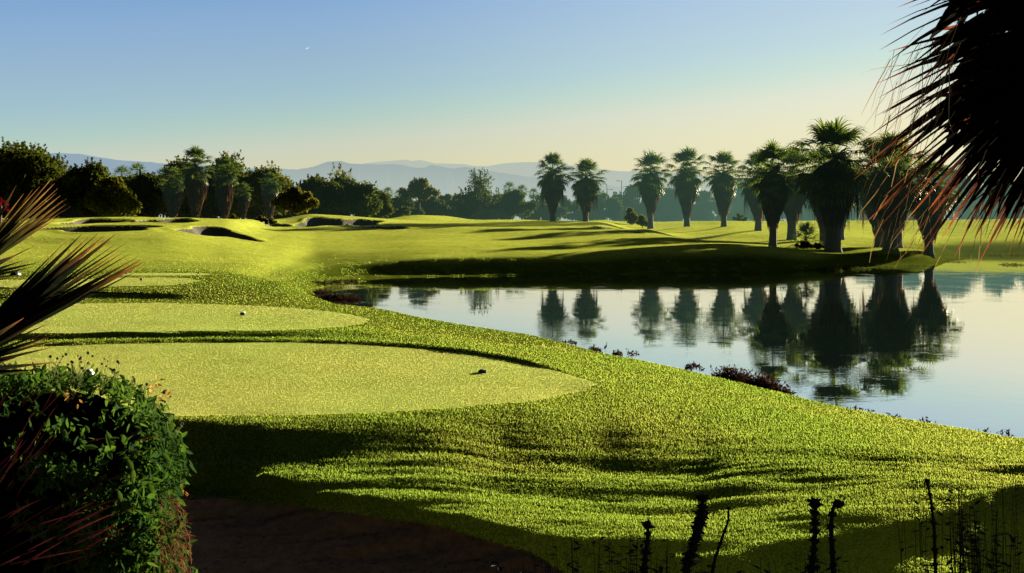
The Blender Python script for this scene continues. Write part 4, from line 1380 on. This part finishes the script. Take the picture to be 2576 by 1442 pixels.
heron(1524, 886, 34.9, 25)

# ------------------------------------------------------------------ foreground: hedge on the left
M_HLEAF = leafy('hedge_leaf', (.010, .030, .008), (.042, .088, .020), .36, None, 1.6)
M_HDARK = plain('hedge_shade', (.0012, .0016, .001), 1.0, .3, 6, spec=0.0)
M_TWIG = grad_mat('dry_twig', [(0, (.10, .025, .014)), (1, (.22, .10, .05))], .3)
M_STALK = grad_mat('green_stalk', [(0, (.04, .06, .015)), (1, (.16, .15, .05))], .4)
M_PETAL = grad_mat('orange_petal', [(0, (.26, .09, .02)), (1, (.40, .24, .06))], .5)
M_SEED = plain('seed_head', (.012, .006, .006), .9, .2, 30)


def leaf(g, p, d, n, L, w, t, curl=.25):
    """pointed oval leaf with a folded midrib"""
    d = d / (np.linalg.norm(d) + 1e-9); s = np.cross(d, n); s /= np.linalg.norm(s) + 1e-9; n = np.cross(s, d)
    prof_ = [(0, .08, 0), (.22, .75, .03), (.5, 1.0, .02), (.78, .6, -.05), (1, .02, -.18)]
    mid = [p + d * L * u + n * L * curl * z * 4 * .5 for u, _, z in prof_]
    g.strip(mid, [w * q for _, q, _ in prof_], s, [t] * 5, fold=.35, up=n)


def hedge():
    rnd = np.random.default_rng(55)
    Y0 = 6.6
    t = thing('hedge', 'leafy flowering shrub filling the lower left corner, dark inside with green leaves', 'shrub', (-2.9, Y0 + .6, gz(-2.9, Y0 + .6)))
    base = np.array(t.location)
    # shape: outline in plan and height: a rounded block from the frame edge to x = -2.0
    out = [(-80, 962), (60, 966), (180, 964), (250, 974), (320, 994), (374, 1034), (412, 1088), (440, 1150), (446, 1210), (434, 1262), (446, 1330), (456, 1400), (464, 1500), (468, 1640)]
    oy = np.array([p[1] for p in out]); ox = np.array([p[0] for p in out])

    def surf(px, py):               # nearest surface distance for a direction
        edge = np.interp(py, oy, ox) if py > 948 else -200
        top = np.interp(px, ox, oy) if px < 490 else 9999
        dx = (edge - px) / 160.0; dy = (py - top) / 150.0
        k = max(0.0, min(1.0, min(dx, dy)))
        return 7.35 - 1.0 * math.sqrt(1 - (1 - k) ** 2) + .10 * math.sin(px * .035) * math.cos(py * .03)
    g = Geo()
    # sheets of near-black colour painting the shade inside the shrub
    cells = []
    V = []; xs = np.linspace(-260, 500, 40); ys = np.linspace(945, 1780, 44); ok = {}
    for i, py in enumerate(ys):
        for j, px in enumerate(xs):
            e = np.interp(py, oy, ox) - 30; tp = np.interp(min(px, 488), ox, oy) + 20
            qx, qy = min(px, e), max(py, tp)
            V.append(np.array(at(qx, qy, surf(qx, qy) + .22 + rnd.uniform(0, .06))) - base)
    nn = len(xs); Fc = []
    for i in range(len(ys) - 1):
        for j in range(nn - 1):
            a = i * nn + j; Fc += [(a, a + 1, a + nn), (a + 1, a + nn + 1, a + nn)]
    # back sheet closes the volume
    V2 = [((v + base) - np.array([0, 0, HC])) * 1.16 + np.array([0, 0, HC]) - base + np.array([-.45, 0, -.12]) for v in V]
    g.add(V, Fc, 0); g.add(V2, Fc, 0); g.build('branches', M_HDARK, t)  # dark sheets for the inner shade, no modelled branches
    gl = Geo()
    # leafy shoots at the rim and in patches over the face
    def shoot(px, py, Y, nl, L, upright=.6, spread=1.0):
        p0 = np.array(at(px, py, Y)) - base
        ax = np.array([rnd.normal(.15, .4), rnd.normal(-.25, .35), upright + rnd.normal(0, .25)]); ax /= np.linalg.norm(ax)
        for k in range(nl):
            q = p0 + ax * (k / max(nl - 1, 1)) * L * 1.6
            az = k * 2.4 + rnd.normal(0, .3)
            o = np.cross(ax, [math.cos(az), math.sin(az), .2]); o /= np.linalg.norm(o)
            d = o * (.8 * spread) + ax * rnd.uniform(.1, .9) + np.array([0, 0, -.15])
            leaf(gl, q, d, ax + rnd.normal(0, .3, 3), L * rnd.uniform(.7, 1.25), L * rnd.uniform(.36, .5), rnd.random())
    for k in range(520):            # rim
        u = rnd.uniform(0, 1)
        py = 948 + (1560 - 948) * u ** 1.1
        if rnd.random() < .42:
            px = rnd.uniform(-60, 400); py = np.interp(px, ox, oy) + abs(rnd.normal(6, 16)) - 8
        else:
            px = np.interp(py, oy, ox) - abs(rnd.normal(0, 34)) + rnd.normal(0, 6)
        shoot(px, py, surf(px - 6, py + 4) + rnd.uniform(-.05, .25), int(rnd.integers(4, 8)), rnd.uniform(.036, .072))
    for cx, cy, rx, ry, n in [(290, 1330, 150, 90, 230), (395, 1240, 70, 60, 110), (150, 1200, 90, 34, 60), (300, 1420, 160, 60, 150), (330, 1195, 60, 60, 50), (420, 1130, 40, 60, 60), (60, 985, 120, 26, 60), (200, 1340, 120, 60, 50), (250, 1090, 170, 60, 14), (120, 1120, 120, 90, 8)]:
        for k in range(n):
            px = cx + rnd.normal(0, .5) * rx; py = cy + rnd.normal(0, .5) * ry
            e = np.interp(py, oy, ox)
            if px > e: px = e - rnd.uniform(0, 20)
            shoot(px, py, surf(px, py) + rnd.uniform(-.12, .12), int(rnd.integers(4, 7)), rnd.uniform(.038, .078), .5)
    gl.build('leaves', M_HLEAF, t)
    # flower clusters on the top and pale dead blooms
    for px, py in [(285, 972), (300, 985), (375, 972), (392, 962), (402, 990), (418, 1000), (180, 990), (195, 1000), (250, 975), (440, 1252 - 20), (452, 1225), (460, 1230), (445, 1236), (365, 1436)]:
        gp = Geo(); c = np.array(at(px, py, surf(px, py) - .05)) - base
        for k in range(5):
            d = rnd.normal(0, 1, 3); leaf(gp, c + d * .012, d, rnd.normal(0, 1, 3), .035, .02, rnd.random())
        gp.build('flower', M_PETAL, t)
    # long thin flower stalks with dark seed heads
    gs = Geo(); gh = Geo()
    for k in range(46):
        px = rnd.uniform(120, 440); top = np.interp(px, ox, oy) + 14
        Y = surf(px, top + 6) + rnd.uniform(-.1, .2); h = rnd.uniform(25, 95)
        p0 = np.array(at(px, top, Y)) - base; p2 = np.array(at(px + rnd.uniform(-15, 40), top - h, Y)) - base
        pm = (p0 + p2) / 2 + rnd.normal(0, .02, 3)
        gs.strip([p0, pm, p2], [.005, .004, .003], (1, .2, 0), [0, .5, 1])
        gh.blob(p2, rnd.uniform(.006, .011), 6, 5)
    gs.build('stalks', M_STALK, t); gh.build('seed_heads', M_SEED, t)
    # dead reddish twigs hanging at the right foot
    gt = Geo()
    for k in range(900):
        px = 415 + rnd.normal(10, 26); py = rnd.uniform(1250, 1500)
        px = min(px, np.interp(py, oy, ox) + 8)
        p = np.array(at(px, py, surf(px - 20, py) + rnd.uniform(-.05, .2))) - base
        q = [p]; d = np.array([rnd.normal(.1, .5), rnd.normal(0, .4), rnd.normal(-.5, .5)])
        for m in range(3):
            d = d + rnd.normal(0, .35, 3); d /= np.linalg.norm(d); q.append(q[-1] + d * rnd.uniform(.02, .05))
        gt.strip(q, [.005, .005, .004, .002], (math.cos(k), math.sin(k), .2), [rnd.random()] * 4)
    for (x0, y0, x1, y1) in [(448, 1290, 482, 1420), (440, 1330, 470, 1390), (430, 1300, 452, 1350), (455, 1400, 480, 1470)]:
        a = np.array(at(x0, y0, surf(x0 - 20, y0))) - base; b = np.array(at(x1, y1, surf(x0 - 20, y0) - .1)) - base
        gt.strip([a, (a + b) / 2 + np.array([.03, 0, .01]), b], [.008, .007, .004], (1, .3, 0), [.6, .9, 1])
    gt.build('dead_twigs', M_TWIG, t)


hedge()

# ------------------------------------------------------------------ foreground: fan palm leaves reaching in from the left
M_FANL = grad_mat('fan_leaf', [(0, (.005, .006, .003)), (.66, (.008, .010, .005)), (.80, (.04, .022, .008)), (.90, (.13, .045, .014)), (1, (.25, .10, .026))], .5, .015, 1.5)
M_FANG = grad_mat('fan_leaf_lit', [(0, (.010, .012, .005)), (.45, (.016, .017, .005)), (.7, (.07, .045, .012)), (1, (.24, .105, .028))], .55, .03, 1.8)
M_REDL = grad_mat('red_dead_leaf', [(0, (.006, .003, .003)), (.4, (.035, .006, .008)), (.8, (.075, .014, .013)), (1, (.11, .05, .025))], .3)


def blade(g, hub, tip, w, rnd, sag=.0, bow=0.0, wp=(.6, 1.0, .95, .55, .04), t0=0.0, t1=1.0, fold=.5):
    hub = np.asarray(hub, float); tip = np.asarray(tip, float); ax = tip - hub; L = np.linalg.norm(ax); ax = ax / L
    n = len(wp); us = np.linspace(0, 1, n)
    view = (hub + tip) / 2 - np.array([0, 0, HC]); view /= np.linalg.norm(view)
    s = np.cross(ax, view); s /= np.linalg.norm(s); up = np.cross(s, ax)
    a = rnd.normal(0, .55); s2 = s * math.cos(a) + up * math.sin(a); u2 = np.cross(s2, ax)
    pts = [hub + ax * L * u + np.array([0, 0, -1]) * sag * L * u * u + s * bow * L * math.sin(u * math.pi) for u in us]
    g.strip(pts, [w * q for q in wp], s2, [t0 + (t1 - t0) * u for u in us], fold=fold, up=u2)


def fan(parent, name, hub, tips, Y, w, mat, seed, dY=.35, sag=0.02, t1=1.0, base=None):
    rnd = np.random.default_rng(seed); g = Geo()
    for i, tp in enumerate(tips):
        px, py = tp[:2]
        yt = Y + dY * (rnd.random() - .5) * 2
        T = np.array(at(px, py, yt)); T[2] += 0
        H_ = np.array(at(hub[0] + rnd.normal(0, 4), hub[1] + rnd.normal(0, 4), Y))
        L = np.linalg.norm(T - H_); T[2] += sag * L
        blade(g, H_ - base, T - base, w * rnd.uniform(.8, 1.2), rnd, sag, rnd.normal(0, .012), t1=t1 * rnd.uniform(.86, 1.0))
    return g.build(name, mat, parent)


YL = 5.0
bl_ = np.array([-3.1, 5.0, 2.6])
tl = thing('fan_palm', 'spiky fan palm leaves with orange tips reaching in from the left edge', 'palm', tuple(bl_))
g = Geo(); zt_ = gz(-3.1, 5.0) - 2.6
g.tube([(0, 0, zt_ - .2), (.02, 0, zt_ * .5), (0, 0, .15)], [.20, .16, .12], 10); g.build('trunk', M_TRUNK, tl, True)
fan(tl, 'frond', (-80, 690), [(14, 520), (30, 490), (42, 465), (60, 487), (82, 477), (100, 470), (118, 462), (130, 450), (137, 462), (146, 474), (142, 486), (152, 492), (158, 505), (168, 500), (166, 514), (178, 520), (160, 530), (150, 545), (70, 560), (40, 540)],
    YL + .25, .042, M_FANG, 1, .2, base=bl_)
fan(tl, 'frond', (-130, 925), [(140, 640), (175, 598), (205, 590), (228, 592), (246, 588), (262, 594), (277, 604), (290, 560 + 30), (302, 606), (317, 612), (300, 632), (328, 624), (322, 640), (336, 634), (345, 648), (352, 655), (366, 658), (340, 668), (330, 676), (346, 682), (290, 690), (255, 700), (220, 705), (180, 712), (150, 730)],
    YL, .054, M_FANL, 2, .12, base=bl_)
fan(tl, 'frond', (-150, 945), [(60, 800), (90, 815), (127, 812), (135, 830), (143, 840), (120, 850), (147, 854), (110, 862), (138, 872), (100, 882), (60, 872), (152, 911), (90, 915), (60, 935), (110, 930), (40, 900)],
    YL - .15, .046, M_FANL, 3, .15, base=bl_)
fan(tl, 'frond', (-120, 720), [(92, 616), (60, 655), (98, 660), (80, 672), (64, 690), (30, 700), (45, 640), (58, 728)],
    YL + .1, .036, M_FANL, 4, .15, base=bl_)
fan(tl, 'frond', (150, 736), [(388, 741)], YL, .020, M_FANL, 5, .02, base=bl_)
# thick dark leaf bases close to the edge
fan(tl, 'frond', (-160, 860), [(60, 760), (90, 770), (120, 755), (70, 800), (40, 830), (100, 790), (150, 742), (20, 860), (0, 900)], YL + .05, .10, M_FANL, 6, .1, t1=.6, base=bl_)
# dead red leaves below
rr_ = np.random.default_rng(88)
for k, (n, x0, x1, y0, y1, lo, hi, aw) in enumerate([(24, -30, 110, 1020, 1260, 40, 150, 55), (34, -20, 240, 1300, 1440, 60, 230, 27), (12, 180, 380, 1110, 1300, 30, 90, 14)]):
    g = Geo()
    for q in range(n):
        px, py = rr_.uniform(x0, x1), rr_.uniform(y0, y1); L = rr_.uniform(lo, hi); a = R(-aw + rr_.normal(0, 7))
        yq = YL + rr_.uniform(.2, .55)
        A = np.array(at(px, py, yq)); B = np.array(at(px + math.cos(a) * L, py + math.sin(a) * L, yq + rr_.normal(0, .08)))
        blade(g, A - bl_, B - bl_, rr_.uniform(.006, .015), rr_, .05, rr_.normal(0, .02), t1=rr_.uniform(.4, 1))
    g.build('dead_frond', M_REDL, tl)
# red bougainvillea blooms behind the upper leaves
tb = thing('bougainvillea', 'small red blossoms behind the upper left palm leaves', 'shrub', tuple(at(2, 540, 6.2)))
g = Geo()
for k in range(26):
    d = rr_.normal(0, 1, 3); leaf(g, rr_.normal(0, .018, 3) + np.array([.01, 0, .05]), d, rr_.normal(0, 1, 3), .028, .02, rr_.random())
M_BOUG = grad_mat('red_bract', [(0, (.06, .003, .006)), (1, (.09, .005, .009))], .5); g.build('blossoms', M_BOUG, tb)
g = Geo(); zb_ = gz(at(2, 540, 6.2)[0], 6.2) - at(2, 540, 6.2)[2]
g.tube([(0, 0, zb_), (-.1, .02, zb_ * .5), (0, 0, .05)], [.03, .022, .008], 6); g.build('stem', M_BARK, tb, True)

# ------------------------------------------------------------------ foreground: palm crown hanging in from the upper right
M_HANG = grad_mat('hanging_leaf', [(0, (.004, .004, .003)), (.62, (.006, .005, .004)), (.80, (.06, .018, .010)), (.92, (.20, .05, .016)), (1, (.36, .15, .035))], .5, 0.0, 1.7)
M_FIBRE = grad_mat('leaf_fibre', [(0, (.035, .02, .007)), (.5, (.13, .07, .018)), (1, (.22, .15, .055))], .55, .05, 1.6)
YR = 6.0
br_ = np.array(at(2900, 100, 6.3)); br_[2] = gz(br_[0], 6.3) + 0.0
tr = thing('palm_tree', 'near palm whose dark hanging fronds with orange tips fill the upper right corner', 'palm tree', tuple(br_))
g = Geo(); hh_ = at(2900, -150, 6.3)[2] - br_[2]
g.tube([(0, 0, -.3), (.03, .0, 1.2), (0, 0, hh_ * .6), (0, 0, hh_ + .4)], [.42, .33, .30, .30], 14); g.build('trunk', M_TRUNK, tr, True)
rh = np.random.default_rng(123)


def hang(name, hub, ang, rad, spread, n, w, seed, Y=YR, sag=.22, mat=None, wp=(.5, 1.0, 1.05, .95, .72, .42, .03)):
    rnd = np.random.default_rng(seed); g = Geo()
    for k in range(n):
        a = R(ang + spread * (2 * k / (n - 1) - 1)) + rnd.normal(0, .02)
        r = rad * rnd.uniform(.86, 1.08) * (1 - .10 * abs(2 * k / (n - 1) - 1))
        tp = (hub[0] + math.cos(a) * r, hub[1] + math.sin(a) * r)
        T = np.array(at(tp[0], tp[1], Y + rnd.normal(0, .10))); H_ = np.array(at(hub[0], hub[1], Y + .15))
        L = np.linalg.norm(T - H_); T[2] += sag * L
        blade(g, H_ - br_, T - br_, w * rnd.uniform(.8, 1.15), rnd, sag, rnd.normal(0, .02), wp, 0, rnd.uniform(.84, 1.0))
    return g.build(name, mat or M_HANG, tr)


hang('frond', (2692, -130), 168, 400, 26, 17, .054, 1, sag=.3)
hang('frond', (2672, -20), 160, 470, 24, 18, .058, 2, sag=.32)
hang('frond', (2652, 60), 157, 475, 13, 9, .070, 3, sag=.15)
hang('frond', (2672, 120), 146, 560, 16, 13, .060, 4)
hang('frond', (2672, 160), 141, 640, 11, 12, .062, 5)
hang('frond', (2682, 190), 131, 580, 14, 14, .058, 6)
hang('frond', (2692, 250), 119, 470, 15, 14, .052, 7)
hang('frond', (2692, 300), 108, 380, 18, 12, .050, 8)
hang('frond', (2812, 20), 165, 465, 50, 24, .11, 9, Y=6.2, sag=.0)
hang('frond', (2812, 200), 150, 490, 40, 24, .11, 10, Y=6.2, sag=.0)
hang('frond', (2812, -120), 165, 450, 40, 20, .11, 11, Y=6.2, sag=.0)
hang('frond', (2592, -190), 128, 300, 16, 8, .030, 12)
# dense packed leaf bases
g = Geo()
for k in range(480):
    px = rh.uniform(2425, 2960); lim = np.interp(px, [2400, 2470, 2546, 2770], [250, 410, 480, 520])
    py = rh.uniform(-320, lim - 60); L = rh.uniform(60, 170)
    a = R(rh.uniform(100, 165))
    A = np.array(at(px, py, 6.25 + rh.uniform(-.1, .3))); B = np.array(at(px + math.cos(a) * L, py + math.sin(a) * L, 6.2 + rh.uniform(-.1, .3)))
    blade(g, A - br_, B - br_, rh.uniform(.06, .12), rh, 0, 0, (.5, 1, .9, .5, .05), 0, .62)
g.build('skirt', M_HANG, tr)
# fibres trailing from the leaf edges
g = Geo()
for k in range(130):
    z = rh.random()
    if z < .45:
        px = rh.uniform(2235, 2420); py = np.interp(px, [2235, 2300, 2420], [150, 130, 60]) + rh.uniform(-20, 210); L = rh.uniform(70, 230); a = R(rh.normal(112, 10))
    else:
        px = rh.uniform(2210, 2580); py = np.interp(px, [2210, 2300, 2440, 2580], [480, 470, 440, 420]) + rh.uniform(-60, 100); L = rh.uniform(50, 170); a = R(rh.normal(118, 9))
    Y = YR + rh.uniform(-.25, .2)
    P = [np.array(at(px, py, Y))]
    x, y = px, py
    for q in range(5):
        a2 = a + (q * rh.normal(-.03, .05))
        x += math.cos(a2) * L / 5; y += math.sin(a2) * L / 5
        P.append(np.array(at(x, y, Y + rh.normal(0, .01))))
    g.strip(np.array(P) - br_, np.array([1, 1, .9, .8, .6, .2]) * rh.uniform(.003, .0075), (math.cos(k * .7) * .4 + .7, .3, math.sin(k) * .3), np.linspace(rh.uniform(0, .6), 1, 6))
for q in [[(2410, 0), (2330, 60), (2275, 120), (2240, 165), (2205, 230), (2190, 285)], [(2330, 135), (2300, 160), (2265, 165), (2235, 168), (2195, 175), (2163, 186)],
          [(2270, 300), (2245, 320), (2215, 345), (2190, 380), (2170, 410), (2155, 440)], [(2265, 265), (2240, 290), (2205, 330), (2180, 350), (2165, 370), (2155, 395)],
          [(2470, 560), (2468, 590), (2465, 620), (2462, 650), (2458, 680), (2450, 705)], [(2300, 600), (2290, 620), (2275, 640), (2262, 655), (2255, 668), (2250, 676)]]:
    P = np.array([at(a, b, YR) for a, b in q])
    g.strip(P - br_, np.array([1, .9, .8, .7, .5, .2]) * .010, (.8, .2, .5), np.linspace(.1, 1, 6))
g.build('fibres', M_FIBRE, tr)

# ------------------------------------------------------------------ foreground: dark flower spikes at the bottom right
M_SPIKE = plain('dry_flower_spike', (.008, .007, .005), .95, .4, 20)
YS = 8.0


def spike(pts, label, wpx, nwh, seed, ball=1.0, thin=False):
    rnd = np.random.default_rng(seed)
    P = np.array([at(x, y, YS) for x, y in pts], float)
    foot = P[-1].copy(); foot[2] = gz(foot[0], YS) - .05; foot[0] += rnd.normal(0, .03)
    b = np.array([foot[0], YS, foot[2] + .05])
    t = thing('flower_spike', label, 'dry plant', tuple(b), 0, 1, 'dry flower spikes at the bottom right')
    P = np.concatenate([P, [P[-1] * .5 + foot * .5, foot]]) - b
    s = wpx * YS / F
    g = Geo(); g.tube(P, np.linspace(.007, .016, len(P)) * (1 if thin else 1.7), 6); g.build('stem', M_SPIKE, t, True)
    d = np.linalg.norm(np.diff(P, axis=0), axis=1); cum = np.concatenate([[0], np.cumsum(d)])
    tot = cum[len(pts) - 1]
    for k in range(nwh):
        u = tot * (k + .15) / nwh
        c = np.array([np.interp(u, cum, P[:, i]) for i in range(3)])
        r = s * .85 * rnd.uniform(.75, 1.15) * (ball if k == 0 else 1.0)
        g = Geo()
        g.blob(c, (r * .72, r * .72, r * .6), 9, 6, .2)
        for q in range(13):
            a = q * 2.4; el = rnd.uniform(-.5, .7)
            dv = np.array([math.cos(a) * math.cos(el), math.sin(a) * math.cos(el), math.sin(el)])
            g.tube([c + dv * r * .3, c + dv * r * .8, c + dv * r * rnd.uniform(.95, 1.25)], [r * .2, r * .14, r * .03], 5)
        g.build('whorl', M_SPIKE, t)
    # leaves low on the stem
    g = Geo()
    for k in range(26):
        u = rnd.uniform(tot * .75, cum[-1]); c = np.array([np.interp(u, cum, P[:, i]) for i in range(3)])
        a = rnd.uniform(0, 6.28); leaf(g, c, np.array([math.cos(a), math.sin(a), rnd.uniform(-.5, .5)]), np.array([0, 0, 1.0]), rnd.uniform(.05, .12), .03, .2)
    g.build('leaves', M_SPIKE, t)


spike([(1629, 1318), (1630, 1345), (1626, 1380), (1622, 1415), (1618, 1450)], 'leftmost upright dark flower spike at the bottom right', 17, 6, 1, 1.1)
spike([(1767, 1250), (1766, 1290), (1757, 1330), (1742, 1380), (1722, 1450)], 'tallest dark flower spike leaning to the right', 22, 10, 2, 1.15)
spike([(1833, 1275), (1832, 1310), (1818, 1350), (1800, 1400), (1790, 1450)], 'thin blurred flower spike just right of the tallest', 9, 6, 3, 1.0, True)
spike([(2050, 1264), (2050, 1300), (2050, 1340), (2047, 1390), (2040, 1450)], 'upright dark flower spike topped by a round head', 20, 8, 4, 1.3)
spike([(2112, 1265), (2096, 1278), (2090, 1320), (2093, 1370), (2098, 1450)], 'flower spike with a bent side head, right of the round-headed one', 14, 6, 5, 1.4)
spike([(2331, 1205), (2336, 1230), (2342, 1260), (2346, 1290), (2350, 1330), (2354, 1450)], 'slender flower spike farthest to the right', 12, 7, 6, 1.0, True)
for (px, py, w, h, lab) in [(1340, 1500, 120, 90, 'sparse dark weeds at the right end of the path at the bottom edge'), (1560, 1480, 150, 130, 'dark leafy plant at the bottom edge left of the flower spikes'), (1730, 1490, 110, 90, 'dark leafy tuft under the tallest flower spike'),
                            (2060, 1500, 160, 100, 'dark leafy tuft under the round-headed flower spike'), (2480, 1440, 260, 240, 'dark leafy shrub in the bottom right corner')]:
    rnd = np.random.default_rng(px); X = (px - CX) * YS / F; z0 = gz(X, YS)
    t = thing('dark_plant', lab, 'plant', (X, YS, z0)); s = YS / F
    zt = HC - (py - h - HZ) * s - z0
    g = Geo(); gs = Geo()
    for k in range(170):
        b = np.array([rnd.normal(0, .36) * w * s, rnd.normal(0, .15), 0]); L = zt * rnd.uniform(.55, 1.0)
        tip = b + np.array([rnd.normal(0, .12), rnd.normal(0, .12), L]); gs.strip([b, (b + tip) / 2, tip], [.010, .008, .003], (1, .2, 0), [0, .5, 1])
        for q in range(9):
            c = b + (tip - b) * rnd.uniform(.45, 1); a = rnd.uniform(0, 6.28)
            leaf(g, c, np.array([math.cos(a), math.sin(a), rnd.uniform(-.3, .6)]), np.array([0, 0, 1.0]), rnd.uniform(.04, .09), .03, .3)
    gs.build('stems', M_SPIKE, t); g.build('leaves', M_SPIKE, t)
